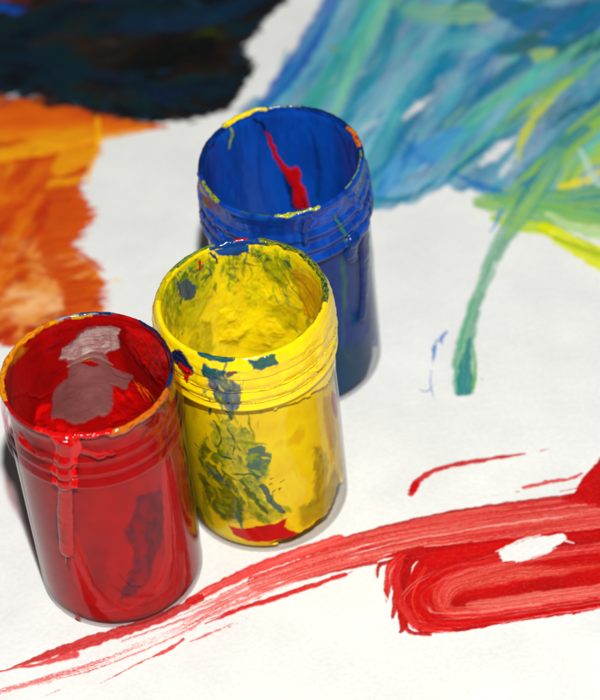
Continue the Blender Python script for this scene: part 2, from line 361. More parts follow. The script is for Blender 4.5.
# --- sea: blue green area, upper right
sea = [(342, -60), (336, 4), (318, 32), (294, 62), (287, 50), (278, 66), (276, 88), (268, 101), (256, 96), (240, 108), (225, 140), (300, 200), (372, 209), (392, 211), (410, 206), (426, 196), (444, 188), (470, 191), (498, 201), (530, 215), (560, 225), (680, 225), (680, -60)]
PO(sea, ['#045c90', '#0c78a0', '#1c90ac', '#2ca0b8', '#5cb8c8'], SEA, edge=1.2, esc=4, soft=.8, ang=R(58), an=5, sc=9, seed=20, h=.06, contrast=1.5, alpha=.93, amin=.72)
L_ = [  # pts, half widths, colours, alpha, extra
 ([(262, 108), (285, 80), (310, 42), (330, 5), (345, -40)], [9, 14, 14, 13, 12], ['#0058a8', '#0468b0', '#0c78b4', '#1088b0'], .9, {}),
 ([(290, 130), (318, 95), (345, 55), (368, 10), (380, -50)], [14, 14, 14, 16, 16], ['#2c8f9e', '#52a596', '#3c9a94'], .8, {}),
 ([(326, 130), (342, 95), (360, 55), (382, 10), (395, -50)], [5, 9, 10, 11, 12], ['#7cc0a0', '#8ccaa8', '#5cae98'], .8, {}),
 ([(345, 120), (368, 80), (390, 35), (405, -20)], [10, 12, 12, 12], ['#1a7f98', '#2a8ca0', '#0f7090'], .8, {}),
 ([(375, 200), (378, 160), (405, 110), (440, 60), (470, 10), (490, -40)], [14, 16, 16, 18, 18, 18], ['#3f9aa8', '#2b86a4', '#5fb0b0'], .65, {}),
 ([(380, 190), (400, 140), (430, 90), (450, 45), (460, 0)], [6, 9, 9, 8, 8], ['#127090', '#1a7c98'], .7, {}),
 ([(400, -30), (400, 0), (420, 12), (455, 14), (485, 12), (500, 0)], [8, 12, 14, 14, 12, 8], ['#88b890', '#a8c890', '#6aa890', '#98c0a0'], .7, {}),
 ([(420, 55), (455, 40), (490, 45), (515, 55)], [9, 12, 12, 8], ['#4f9eb0', '#78b8bc', '#3d8eac'], .7, {}),
 ([(400, 110), (440, 70), (480, 60)], [6, 10, 8], ['#1d7ea6', '#2f8eae'], .6, {}),
 ([(500, 5), (530, 18), (570, 20), (640, 12)], [14, 18, 20, 22], ['#0a5c8e', '#0b6a9c', '#155f80'], .85, {}),
 ([(505, 50), (530, 45), (560, 52), (600, 40), (650, 30)], [10, 14, 14, 14, 14], ['#24685e', '#1b6070', '#3a7060', '#206878'], .85, {}),
 ([(480, 95), (505, 75), (520, 60)], [8, 10, 8], ['#2a6e74', '#1e6a80'], .7, {}),
 ([(440, 130), (480, 96), (530, 60), (580, 20), (640, -30)], [7, 9, 10, 10, 10], ['#0f6c94', '#17789a', '#2a8498'], .75, {}),
 ([(400, 180), (430, 155), (470, 120), (505, 95), (540, 72), (600, 35), (650, 0)], [5, 8, 9, 9, 9, 8, 8], ['#58aaa8', '#86c0a8', '#6cb090', '#4aa09c'], .8, {}),
 ([(452, 175), (490, 140), (530, 105), (570, 78), (640, 30)], [8, 10, 11, 11, 11], ['#2c8c98', '#4fa088', '#88bc70', '#3a90a0'], .8, {}),
 ([(430, 195), (470, 160), (505, 128), (520, 112)], [3, 6, 6, 4], ['#116a98', '#1c74a0'], .8, {}),
 ([(500, 135), (520, 115), (550, 95), (570, 80)], [6, 9, 9, 6], ['#9cc060', '#b8cc50', '#78b070'], .7, {}),
 ([(380, 195), (400, 170), (430, 150), (460, 135)], [9, 16, 17, 12], ['#3a80c0', '#64a4d0', '#4c94c8', '#86bcd8'], .85, {}),
 ([(398, 132), (412, 150), (430, 165)], [7, 11, 9], ['#1868b8', '#3080c4'], .45, {'soft': 1.5}),
 ([(386, 200), (410, 188), (440, 180)], [6, 9, 6], ['#7ab4d4', '#98c8dc'], .6, {}),
 ([(372, 199), (392, 201), (412, 196), (434, 182), (448, 166)], [4, 6, 6, 5, 3], ['#126c90', '#2a8ca4', '#1a7c98'], .9, {'dry': .15}),
 ([(530, 180), (560, 150), (600, 110), (650, 70)], [16, 18, 20, 20], ['#2a7c9c', '#408e98', '#2470a0'], .75, {}),
 ([(520, 215), (545, 180), (565, 150), (600, 118), (650, 90)], [12, 14, 14, 16, 16], ['#88b848', '#a8c838', '#60a068'], .75, {}),
 ([(518, 160), (522, 140), (535, 118), (552, 100)], [5, 8, 8, 5], ['#c8d050', '#d8d858', '#a0c060'], .85, {}),
 ([(560, 195), (580, 165), (610, 150), (650, 130)], [10, 13, 16, 16], ['#a4c830', '#b8d038', '#7ab050'], .8, {}),
 ([(545, 130), (575, 110), (610, 95)], [4, 6, 6], ['#1e5e88', '#2a688c'], .7, {}),
 ([(480, 200), (520, 195), (560, 200), (610, 195), (650, 190)], [7, 12, 14, 18, 20], ['#5aa46c', '#8cb858', '#3c9488'], .7, {}),
]
for i, (p, w, c, a, kw) in enumerate(L_):
    kk = dict(edge=.35, dry=.22, freq=.5, flow=.03, soft=.8, h=.06); kk.update(kw)
    ST(p, w, c, SEA, alpha=a, seed=30+i*1.37, **kk)
pal = {'a': ['#0060a4', '#0884b0', '#0070a4'], 'b': ['#40b0b8', '#70c8b4', '#1c9cac'], 'c': ['#7cc8a0', '#48ac94', '#98d4b4'], 'd': ['#58b0d8', '#88cce0', '#2c90cc'],
       'e': ['#a8c83c', '#7cb458', '#c4d44c'], 'f': ['#1c6068', '#28705c', '#145878']}
for i in range(110):
    px, py = rng.uniform(285, 640), rng.uniform(-40, 205)
    if py > 205-abs(px-400)*.02 or px+py*.62 < 352: continue
    ang = R(rng.normal(58 if px < 440 else 42, 8)); Ln = rng.uniform(25, 80)
    dx, dy = math.cos(ang)*Ln, -math.sin(ang)*Ln
    if px+(py)*.62 < 352: continue
    if py+abs(dy)*.5 > 195: continue
    c = rng.choice(list('aaabbccdd') if px < 430 else (list('aaffbd') if py < 60 else list('abbceef')) if px < 520 else (list('aaafff') if py < 50 else list('abeeeff')))
    ww = rng.uniform(2, 9)
    ST([(px-dx/2, py-dy/2), (px+rng.uniform(-3, 3), py), (px+dx/2, py+dy/2)], [ww*.5, ww, ww*.6], pal[c], SEA, alpha=rng.uniform(.4, .8), seed=400+i, edge=.5, dry=rng.uniform(.15, .4), freq=.9, flow=.03, soft=.7, h=.05)
# bare and pale places inside the sea area
for i in range(34):   # places where the bristles let the paper through
    px, py = [(425, 108), (372, 126), (455, 62), (430, 85), (505, 155), (545, 100), (470, 40), (350, 80), (420, 170), (590, 90)][i % 10]
    px += rng.normal(0, 12); py += rng.normal(0, 10); ang = R(rng.normal(56 if px < 440 else 42, 6)); Ln = rng.uniform(8, 34)
    dx, dy = math.cos(ang)*Ln, -math.sin(ang)*Ln; ww = rng.uniform(.8, 4.5)
    ST([(px-dx/2, py-dy/2), (px, py), (px+dx/2, py+dy/2)], [ww*.4, ww, ww*.3], ['#ffffff'], SEA, alpha=rng.uniform(.35, .85), seed=700+i, edge=.6, dry=.35, freq=2.2, soft=1.0, carve=True)
for p, w_ in (([(405, 118), (420, 105), (434, 94)], [6, 8, 3]), ([(482, 165), (500, 150), (515, 138)], [7, 11, 5]), ([(500, 178), (508, 166), (516, 152)], [6, 7, 4]), ([(360, 132), (372, 125), (384, 119)], [3, 4, 2]), ([(272, 78), (284, 62), (292, 50)], [3, 4, 2])):
    ST(p, w_, ['#ffffff'], SEA, alpha=.9, seed=p[0][0], edge=.6, dry=.28, freq=1.2, soft=1.0, carve=True)
PO([(528, 52), (540, 48), (556, 50), (550, 60), (534, 62)], ['#9ac078', '#c0d088'], SEA, edge=.5, esc=3, soft=.8, alpha=.8, h=.06, seed=3)
PO([(330, 45), (340, 47), (338, 53), (329, 52)], ['#8a9c58', '#6a9c70'], SEA, edge=.5, esc=2, soft=.8, alpha=.6, h=.05, seed=5)
ST([(452, 172), (470, 182), (492, 190), (508, 194)], [4, 6, 6, 3], ['#0e64b0', '#2c84bc', '#1a6cae'], SEA, alpha=.8, seed=71, edge=.8, dry=.35, soft=.6)
# yellow green lower part
ST([(478, 205), (510, 208), (550, 216), (600, 222), (660, 228)], [6, 12, 16, 20, 22], ['#7cb46c', '#9cc45c', '#58a07c', '#b8d068'], SEAY, alpha=.85, seed=72, edge=.4, dry=.15, freq=.6, soft=.5)
ST([(495, 218), (520, 225), (545, 228)], [5, 8, 8], ['#c0d838', '#a8cc40', '#d4e048'], SEAY, alpha=.9, seed=73, edge=.5, dry=.1, freq=.8)
ST([(545, 228), (570, 243), (600, 258), (650, 280)], [7, 10, 13, 16], ['#d8e020', '#e8e818', '#b8cc30', '#f0ec20'], SEAY, alpha=.95, seed=74, edge=.35, dry=.1, freq=.8)
ST([(548, 215), (575, 228), (620, 240)], [4, 6, 8], ['#bcd8a0', '#d0e0b0'], SEAY, alpha=.8, seed=75, edge=.4, freq=.8, dry=.2)
ST([(555, 238), (585, 250), (620, 262)], [2, 3, 4], ['#90a828', '#a0b828'], SEAY, alpha=.7, seed=76, edge=.5, dry=.2)
ST([(560, 188), (575, 184), (588, 180), (600, 172)], [4, 6, 6, 5], ['#f0e020', '#e8d820', '#c8d040'], SEAY, alpha=.8, seed=77, edge=.5, soft=.5)
ST([(520, 205), (560, 150), (585, 130)], [5, 7, 6], ['#3a8c94', '#2c7c94'], SEAY, alpha=.75, seed=78, edge=.4, dry=.25, freq=.6)
ST([(600, 185), (590, 170), (580, 150)], [5, 5, 3], ['#b0d4c8', '#c8dcd0'], SEAY, alpha=.7, seed=79, edge=.4, dry=.25)
# the long green tail
ST([(560, 150), (545, 180), (525, 208), (508, 232), (494, 256), (483, 284), (473, 312), (466, 340), (463, 366), (464, 392)], [9, 11, 12, 12, 10, 9, 9.5, 12, 14, 13],
   ['#307c6c', '#589c80', '#88b894', '#448c74', '#a8ccac'], GREEN, alpha=.85, seed=80, edge=.25, dry=.36, freq=2.0, flow=.02, soft=.5, ecol='#60a088', ew=.08, round_=False)
ST([(545, 180), (525, 210), (508, 236)], [8, 10, 7], ['#94c070', '#b4d070', '#74b078'], GREEN, alpha=.6, seed=81, edge=.5, soft=1, dry=.3, freq=1.5)
ST([(474, 300), (464, 330), (460, 350)], [2, 3, 3], ['#58a880', '#70b890'], GREEN, alpha=.7, seed=82, edge=.4, dry=.3)
ST([(470, 338), (466, 360), (464, 376), (465, 394)], [3, 6, 9, 9], ['#1a6e80', '#2c8088', '#3c9080'], GREEN, alpha=.85, seed=83, edge=.5, dry=.15, dry0=.3, freq=1.2, h=.15, round_=False)
ST([(474, 345), (475, 370), (473, 388)], [1.5, 2.5, 3], ['#4c9c50', '#70b058'], GREEN, alpha=.85, seed=84, edge=.4, dry=.2)
ST([(455, 360), (456, 378), (458, 392)], [1.5, 2, 2], ['#5cac8c'], GREEN, alpha=.8, seed=85, edge=.5, dry=.2)
ST([(496, 262), (482, 292)], [2, 1], ['#d8e8d8'], GREEN, alpha=.6, seed=86, edge=.4, dry=.3)
ST([(481, 379), (483, 381)], [1.5, 1], ['#7ab890'], GREEN, alpha=.7, seed=86.5, edge=.4)
# blue flecks
ST([(501, 212), (496, 223), (489, 234)], [4, 3, 1], ['#5c9cc0', '#3c88b8'], BLUEF, alpha=.75, seed=87, edge=.5, dry=.25)
ST([(491, 240), (484, 258)], [1.5, .6], ['#a8c8d8'], BLUEF, alpha=.5, seed=88, edge=.5, dry=.3)
ST([(446, 332), (441, 340), (444, 345)], [3, 3, 1], ['#3884c8', '#2a74c0'], BLUEF, alpha=.85, seed=89, edge=.8, dry=.2)
ST([(437, 340), (434, 352), (432, 365)], [2, 2.6, 1], ['#2a74c0', '#3c88c8'], BLUEF, alpha=.9, seed=90, edge=.7, dry=.2)
ST([(442, 350), (440, 368)], [.8, .5], ['#90b8d8'], BLUEF, alpha=.6, seed=91, edge=.5, dry=.2)
ST([(431, 370), (430, 378), (431, 388), (436, 401)], [.9, 1, 1.3, .7], ['#2a74c0'], BLUEF, alpha=.9, seed=92, edge=.5, dry=.2)
ST([(418, 389), (425, 392), (431, 389), (436, 380)], [.5, .9, 1, .4], ['#3a7cb8'], BLUEF, alpha=.85, seed=93, edge=.5)
ST([(424, 302), (421, 308)], [.6, .5], ['#8ab0d0'], BLUEF, alpha=.6, seed=94, edge=.5)
ST([(415, 335), (411, 347)], [.5, .4], ['#a8c0d8'], BLUEF, alpha=.6, seed=95, edge=.5, dry=.3)
ST([(576, 282), (574, 288)], [.5, .5], ['#f0e0b0'], BLUEF, alpha=.5, seed=96, edge=.5)

# --- dark mass, upper left
PO([(-80, -70), (290, -70), (287, 0), (276, 8), (262, 20), (256, 32), (243, 46), (248, 60), (251, 73), (243, 90), (226, 107), (205, 117), (186, 120), (160, 119), (136, 121), (108, 114), (80, 108), (55, 100), (30, 97), (-80, 97)],
   ['#060c0e', '#08161c', '#0c222c', '#10282c', '#22201a', '#1c1210', '#0c100e'], DARK, edge=1.9, esc=3, soft=.6, ang=R(10), an=2.2, sc=18, seed=50, h=.12, contrast=2.2)
for i, (p, w, c, a) in enumerate([
 ([(-20, 60), (40, 66), (110, 80), (180, 90), (230, 92)], [14, 16, 14, 12, 8], ['#081c2a', '#0a2838', '#061018'], .8),
 ([(40, 95), (100, 105), (160, 108), (210, 105)], [4, 6, 7, 6], ['#0e2c34', '#12242a', '#0a1c14'], .7),
 ([(130, 20), (180, 22), (230, 10), (270, -10)], [12, 16, 14, 10], ['#07283c', '#0a3450', '#081420'], .75),
 ([(190, 38), (208, 32), (222, 38)], [4, 9, 6], ['#24340e', '#384410', '#1a2a18'], .7),
 ([(30, 45), (60, 38), (90, 48), (120, 40)], [6, 9, 8, 6], ['#2a1c1c', '#32221c', '#140e12'], .75),
 ([(225, 75), (245, 65), (250, 80)], [6, 7, 6], ['#2a1c18', '#281414'], .7),
 ([(98, 42), (110, 43), (120, 44)], [2, 4, 2], ['#80645c', '#5c4644'], .8),
 ([(-30, 2), (0, 8), (18, 12), (28, 8)], [8, 9, 7, 3], ['#1450a8', '#1c5cb8', '#0c3880'], .9),
 ([(-30, -10), (5, -2), (30, 2)], [5, 5, 3], ['#c01818', '#a01420'], .9),
 ([(60, -8), (85, -2), (110, -5)], [4, 5, 4], ['#8c1418', '#3c0c18'], .7),
 ([(238, 50), (243, 55)], [3, 3], ['#c8a818', '#d8b820'], .9),
 ([(200, 112), (225, 108), (245, 112)], [3, 5, 3], ['#304020', '#283838'], .6)]):
    ST(p, w, c, DARK, alpha=a, seed=100+i*2.1, edge=.6, dry=.15, freq=.4, soft=1.4, h=.08)

for i in range(70):
    t = rng.uniform(0, 1); bx = [288, 276, 262, 255, 244, 249, 251, 243, 226, 205, 186, 160, 136, 108, 80, 55, 30, 0]; by = [-5, 8, 20, 32, 46, 60, 73, 90, 107, 117, 120, 119, 121, 114, 108, 100, 97, 97]
    q = t*17; px, py = np.interp(q, range(18), bx), np.interp(q, range(18), by)
    ang = R(rng.normal(40, 15)) if q < 8 else R(rng.normal(-8, 10)); Ln = rng.uniform(14, 34); ww = rng.uniform(2, 5.5)
    dx, dy = math.cos(ang)*Ln, -math.sin(ang)*Ln
    ST([(px-dx*.8-4, py-dy*.8-(4 if q > 8 else 0)), (px-dx*.2, py-dy*.2-2), (px+dx*(.55 if q < 9 else .3), py+dy*(.55 if q < 9 else .3))], [ww*1.3, ww, .7], [['#0a1218', '#10181c', '#141410'], ['#1c1410', '#241810', '#0c1418'], ['#0c2430', '#102c38', '#081418']][rng.randint(3)], DARK, alpha=rng.uniform(.6, .9), seed=800+i, edge=.4, dry=.1, freq=1.2, soft=.5, h=.06)
for i in range(45):
    px, py = rng.uniform(-30, 235), rng.uniform(-30, 102); ang = R(rng.normal(5, 25)); Ln = rng.uniform(15, 70); dx, dy = math.cos(ang)*Ln, -math.sin(ang)*Ln; ww = rng.uniform(2, 8)
    ST([(px-dx/2, py-dy/2), (px, py+rng.uniform(-3, 3)), (px+dx/2, py+dy/2)], [ww*.4, ww, ww*.4], [['#0c2c3c', '#123c50'], ['#2c1a14', '#3c2418'], ['#1c2c18', '#28381c'], ['#04080a', '#080c10'], ['#0c2048', '#102858']][rng.randint(5)], DARK, alpha=rng.uniform(.3, .7), seed=860+i, edge=.6, dry=.3, freq=1.0, soft=1, h=.06)
for i in range(16):   # dark and orange dragged into each other
    px = rng.uniform(-20, 110); py = np.interp(px, [-20, 30, 60, 110], [97, 98, 104, 116])+rng.uniform(-3, 9); Ln = rng.uniform(15, 45)
    ST([(px-Ln/2, py-2), (px, py), (px+Ln/2, py+5)], [.8, rng.uniform(1.5, 4), .6], [['#4c1c0c', '#6c280c'], ['#241410', '#3c1c10'], ['#b8540c', '#8c3408']][rng.randint(3)], ORANGE, alpha=.65, seed=920+i, edge=.5, dry=.25, freq=1.5, soft=.6)
# --- red strokes
RC = ['#d0353a', '#dc5a54', '#c82a34', '#e48078', '#cf3a3e']
# long stroke: it runs from the right edge under the jars to the lower left
ST([(672, 503), (600, 512), (540, 519), (480, 527), (425, 536), (380, 545), (340, 555), (300, 568), (262, 581)], [23, 23, 22, 22, 21, 19, 17, 14, 12],
   ['#b01820', '#c02830', '#cc3c3c', '#d05048', '#d8685c', '#c43034', '#dc7c70'], RED, alpha=.97, seed=120, edge=.08, dry=.0, dry1=.42, freq=2.0, flow=.018, soft=.12, ecol='#a80c18', ew=.1, h=.10, contrast=1.6, ridge=.12)
ST([(340, 538), (300, 552), (262, 566), (225, 583), (190, 601)], [5, 6, 6, 6, 5], ['#c82830', '#d84848', '#e07068'], RED, alpha=.95, seed=121, edge=.35, dry=.12, dry1=.25, freq=2.2, flow=.03, h=.1)
ST([(350, 556), (300, 571), (255, 589), (215, 607), (175, 624), (130, 640)], [10, 11, 11, 11, 10, 8], ['#d44a4a', '#e08078', '#cc3840'], RED, alpha=.85, seed=122, edge=.3, dry=.42, dry1=.18, freq=2.4, flow=.02, h=.08)
ST([(345, 575), (306, 588), (273, 599), (233, 612), (205, 624)], [3, 3.4, 3.6, 3, 1.2], ['#c41c28', '#cc3038'], RED, alpha=.97, seed=123, edge=.6, dry=.05, dry1=.3, freq=2, h=.14)
ST([(352, 572), (330, 581), (312, 589)], [1.2, 1.2, .8], ['#d04044'], RED, alpha=.9, seed=124, edge=.7, dry=.3)
ST([(200, 598), (160, 618), (118, 633), (80, 645), (48, 655), (12, 668)], [5, 6, 6.5, 7, 5.5, 1], ['#b81820', '#cc3c38', '#b01018', '#c83030'], RED, alpha=.95, seed=125, edge=.5, dry=.24, dry1=.0, freq=1.8, flow=.03, h=.12, ecol='#bc1420', ew=.1)
ST([(75, 655), (40, 664), (0, 671), (-40, 678)], [5, 3, 1.6, 1.2], ['#cc2830', '#d85050'], RED, alpha=.9, seed=126, edge=.5, dry=.3, freq=2)
ST([(225, 603), (180, 630), (130, 652), (80, 670), (30, 684), (-20, 696)], [5, 6, 6, 5, 4, 3], ['#d45050', '#e08078'], RED, alpha=.85, seed=127, edge=.5, dry=.5, freq=2.6, flow=.03, h=.06)
ST([(183, 640), (168, 651), (150, 658), (120, 673), (100, 684)], [2.5, 3, 2, 1.6, .8], ['#cc2c34', '#d84848'], RED, alpha=.9, seed=128, edge=.9, dry=.38, freq=1.5, flow=.1, h=.1)
ST([(250, 618), (215, 632), (190, 642)], [1.5, 2, 1.2], ['#d04448'], RED, alpha=.85, seed=129, edge=.8, dry=.5, freq=1.6)
ST([(60, 690), (30, 703), (0, 712)], [1.5, 1, 1], ['#d86868'], RED, alpha=.7, seed=130, edge=.6, dry=.45)
for i in range(14):   # separate bristle tracks along the long stroke
    t0 = rng.uniform(-.1, .75); L = rng.uniform(.15, .5); off = rng.uniform(-17, 17)
    cx = np.array([672, 600, 540, 480, 425, 380, 340, 300, 262]); cy = np.array([503, 512, 519, 527, 536, 545, 555, 568, 581])
    tt_ = np.clip(np.array([t0, t0+L/2, t0+L]), 0, 1)*8
    px = np.interp(tt_, np.arange(9), cx); py = np.interp(tt_, np.arange(9), cy)+off*np.interp(tt_, np.arange(9), np.linspace(1, .6, 9))
    ST(list(zip(px, py)), [.3, rng.uniform(.5, 1.5), .3], [['#f0c8c0', '#e8a8a0'], ['#a81018', '#b81820'], ['#d85048', '#c83030'], ['#ecb4a8', '#e09088']][rng.randint(4)], RED, alpha=rng.uniform(.5, .85), seed=600+i, edge=.5, dry=.3, freq=3, flow=.05, h=.1)
# upward dab at the right edge
PO([(690, 395), (630, 430), (606, 450), (594, 464), (583, 478), (574, 492), (560, 500), (600, 508), (690, 500)], ['#a80c16', '#b81420', '#c02028'], RED, edge=.5, esc=2, soft=.12, ang=R(50), an=3, sc=4, seed=131, h=.16)
# loop
PO([(392, 560), (396, 575), (400, 590), (402, 606), (408, 622), (420, 633), (440, 633), (485, 628), (542, 618), (600, 610), (680, 598), (680, 520), (600, 528), (540, 535), (480, 541), (420, 548)],
   ['#a80e18', '#b41620', '#bc2026', '#c42c2e'], LOOP, edge=.4, esc=2, soft=.15, ang=R(8), an=4, sc=5, seed=140, h=.12, contrast=1.8)
for i, (p, w_) in enumerate([([(420, 552), (400, 556), (386, 562), (378, 568), (377, 578)], [7, 6, 4.5, 3, 1.5]), ([(402, 558), (391, 570), (388, 586), (386, 602)], [6, 6, 5, 2]), ([(410, 560), (399, 578), (397, 598), (393, 618)], [7, 7, 6, 2.5]),
     ([(416, 566), (406, 586), (404, 606), (404, 624), (401, 632)], [7, 7, 7, 6, 3]), ([(424, 570), (413, 590), (412, 610), (424, 627), (450, 630)], [6, 7, 7, 6, 3]), ([(400, 600), (402, 618), (410, 632), (430, 635)], [4, 5, 3.5, 2])]):
    ST(p, w_, [['#a00c16', '#b4181e', '#c83434'], ['#b01018', '#c42824', '#d85048'], ['#98080f', '#b01820', '#bc2426']][i % 3], LOOP, alpha=.97, seed=1400+i, edge=.35, dry=.12, freq=1.8, flow=.04, soft=.12, h=.2, ecol='#9c0a12', ew=.1)
ST([(680, 540), (600, 548), (540, 556), (490, 566), (452, 580), (440, 597), (450, 612), (480, 612), (540, 603), (600, 594), (680, 584)], [7, 7, 8, 9, 10, 10, 8, 9, 9, 8, 8],
   ['#d4464a', '#e07a70', '#cc3038', '#d85a54'], LOOP, alpha=.75, seed=141, edge=.15, dry=.2, freq=1.8, flow=.02, soft=.5, h=.08, contrast=2)
for i in range(18):
    q = rng.uniform(0, 1); a = 1-q
    base = np.array([(620, 548), (540, 556), (480, 568), (440, 582), (424, 598), (434, 614), (480, 614), (540, 606), (620, 596)], float)
    cc = np.array([545, 588.]); P_ = cc+(base-cc)*np.array([1+.28*(q-.3), 1+.75*(q-.45)]); i0 = rng.randint(0, 6); n_ = rng.randint(3, 9-i0+1)
    P_ = P_[i0:i0+n_]
    ST(P_, np.linspace(.5, rng.uniform(.8, 3.2), len(P_)), [['#a80c14', '#b4141c'], ['#cc3430', '#d84c44'], ['#e07c70', '#ec a498'.replace(' ', '')], ['#b81820', '#c42428']][rng.randint(4)], LOOP, alpha=rng.uniform(.45, .8), seed=640+i, edge=.5, dry=.2, freq=2.5, flow=.04, soft=.25, h=.18)
ST([(470, 606), (520, 601), (560, 596), (600, 591), (680, 580)], [5, 8, 8, 8, 8], ['#d86860', '#e88c80', '#cc4844', '#e07c70'], LOOP, alpha=.7, seed=142, edge=.3, dry=.25, freq=2.4, flow=.015, soft=.3, h=.06)
ST([(680, 552), (600, 560), (550, 566), (500, 574), (462, 592)], [9, 10, 9, 6, 4], ['#b41018', '#c01c26', '#a80c14'], LOOP, alpha=.8, seed=143, edge=.3, dry=.2, freq=1.6, flow=.02, soft=.5, h=.16)
ST([(500, 560), (450, 570), (424, 590), (422, 610), (440, 624), (500, 620), (560, 611), (620, 603), (680, 594)], [4, 6, 7, 7, 5, 4, 4, 4, 4], ['#ba1420', '#c8242c', '#c01a24'], LOOP, alpha=.85, seed=144, edge=.25, dry=.15, freq=1.6, flow=.02, soft=.3, h=.2)
ST([(400, 562), (396, 582), (402, 606), (416, 626)], [4, 5, 6, 5], ['#c02028', '#d04444', '#b81822'], LOOP, alpha=.85, seed=145, edge=.3, dry=.15, freq=1.4, h=.2)
ST([(430, 583), (436, 598), (446, 612), (462, 618)], [4, 6, 6, 4], ['#e07040', '#dc6048', '#d04840'], LOOP, alpha=.5, seed=146, edge=.6, dry=.3, soft=1.2)
ST([(446, 604), (452, 590), (480, 580), (512, 574), (548, 572), (600, 566)], [6, 10, 12, 11, 8, 4], ['#c83034', '#dc6c60', '#cc403c', '#e08878'], LOOP, alpha=.65, seed=147, edge=.4, dry=.3, soft=.6, freq=2.4, flow=.02)
ST([(418, 562), (413, 568), (411, 574)], [1.2, 1.4, .6], ['#e8b0a8'], LOOP, alpha=.7, seed=148, edge=.5)
ST([(377, 566), (374, 572), (377, 580)], [1, 1.2, .6], ['#d05050'], LOOP, alpha=.8, seed=149, edge=.8, dry=.3)
PO([(408, 492), (412, 484), (419, 481), (418, 489), (413, 496)], ['#b81c26', '#c42028'], THIN, edge=.35, esc=1, soft=.12, h=.12, seed=4)
# thin curved stroke above
ST([(411, 494), (414, 487), (419, 480), (430, 473), (445, 468), (462, 464), (485, 460), (505, 457), (524, 454)], [4.5, 4.4, 3.8, 3.6, 3, 3.6, 3.0, 2.4, 1.4], ['#b81c26', '#c82c34'], THIN, alpha=.95, seed=150, edge=.6, dry=.12, freq=1, flow=.3, h=.14)
ST([(536, 452), (545, 450), (552, 448)], [.8, 1.2, .5], ['#cc4048'], THIN, alpha=.85, seed=151, edge=.9, dry=.25, flow=.3)
ST([(524, 488), (545, 483), (570, 479), (582, 474)], [2, 3, 2.6, 2], ['#cc3038', '#d04848'], THIN, alpha=.9, seed=152, edge=.8, dry=.15, flow=.2)
ST([(560, 492), (578, 488), (590, 484)], [1, 1.4, 2], ['#cc3038'], THIN, alpha=.85, seed=153, edge=.8, dry=.3, flow=.2)
ST([(470, 501), (490, 497), (505, 495)], [.5, .6, .4], ['#e0a0a0'], THIN, alpha=.6, seed=154, edge=.8, dry=.3)
ST([(427, 492), (432, 482), (444, 480)], [.5, .6, .4], ['#d8b0b8'], THIN, alpha=.5, seed=155, edge=.8, dry=.3)
ST([(516, 492), (519, 492)], [1, .8], ['#c83038'], THIN, alpha=.9, seed=156, edge=.5)
for i in range(40):   # stray specks
    px, py = rng.uniform(150, 600), rng.uniform(440, 700)
    ST([(px, py), (px+rng.uniform(.3, 2), py-rng.uniform(0, .8))], rng.uniform(.25, .6), ['#c84048'], THIN, alpha=rng.uniform(.3, .8), seed=1000+i, edge=.4)
# bare hole in the loop (paper left free)
hole = PP([(498, 553), (507, 547), (517, 543), (539, 538), (562, 534), (566, 540), (556, 545), (550, 551), (538, 555), (526, 560), (503, 562)])
hi = cv.window(hole.min(0)-1, hole.max(0)+1)
tmp = Canvas(Xg, Yg, cv.P); tmp.poly(hole, ['#ffffff'], 1, edge=.45, esc=1.4, soft=.12, ang=R(8), an=3, seed=9)
cv.A *= 1-tmp.A; cv.H *= 1-tmp.A
for p, w_, a_ in (([(372, 572), (379, 584), (386, 598), (390, 612)], [1.2, 1.6, 1.6, .8], .9), ([(378, 562), (386, 560), (396, 558)], [1.4, 1.8, .6], .9), ([(381, 590), (386, 604), (392, 622)], [1.5, 1.2, .8], .8),
                 ([(417, 562), (413, 568), (411, 576)], [.8, 1.4, .5], .85), ([(395, 566), (390, 576), (391, 588)], [.5, .9, .4], .6), ([(540, 536), (520, 541), (496, 552)], [1.5, 2, 1], .8), ([(556, 548), (540, 556), (520, 562)], [1, 1.4, .6], .7)):
    ST(p, w_, ['#ffffff'], LOOP, alpha=a_, seed=p[0][0], edge=.6, dry=.1, freq=2, carve=True)
for i in range(22):   # bristle gaps along the dry part of the long stroke
    px = rng.uniform(180, 400); py = np.interp(px, [180, 262, 300, 340, 400], [622, 588, 574, 563, 550])+rng.uniform(-12, 12); Ln = rng.uniform(12, 50); sl = np.interp(px, [180, 300, 400], [.45, .36, .22])
    ST([(px-Ln/2, py+sl*Ln/2), (px, py), (px+Ln/2, py-sl*Ln/2)], [.3, rng.uniform(.5, 1.3), .3], ['#ffffff'], RED, alpha=rng.uniform(.5, .9), seed=950+i, edge=.6, dry=.3, freq=3, carve=True)
# the corner right of the hole
ST([(564, 541), (574, 543)], [2, 1], ['#f0dcd8'], LOOP, alpha=.85, seed=157, edge=.8, h=0)

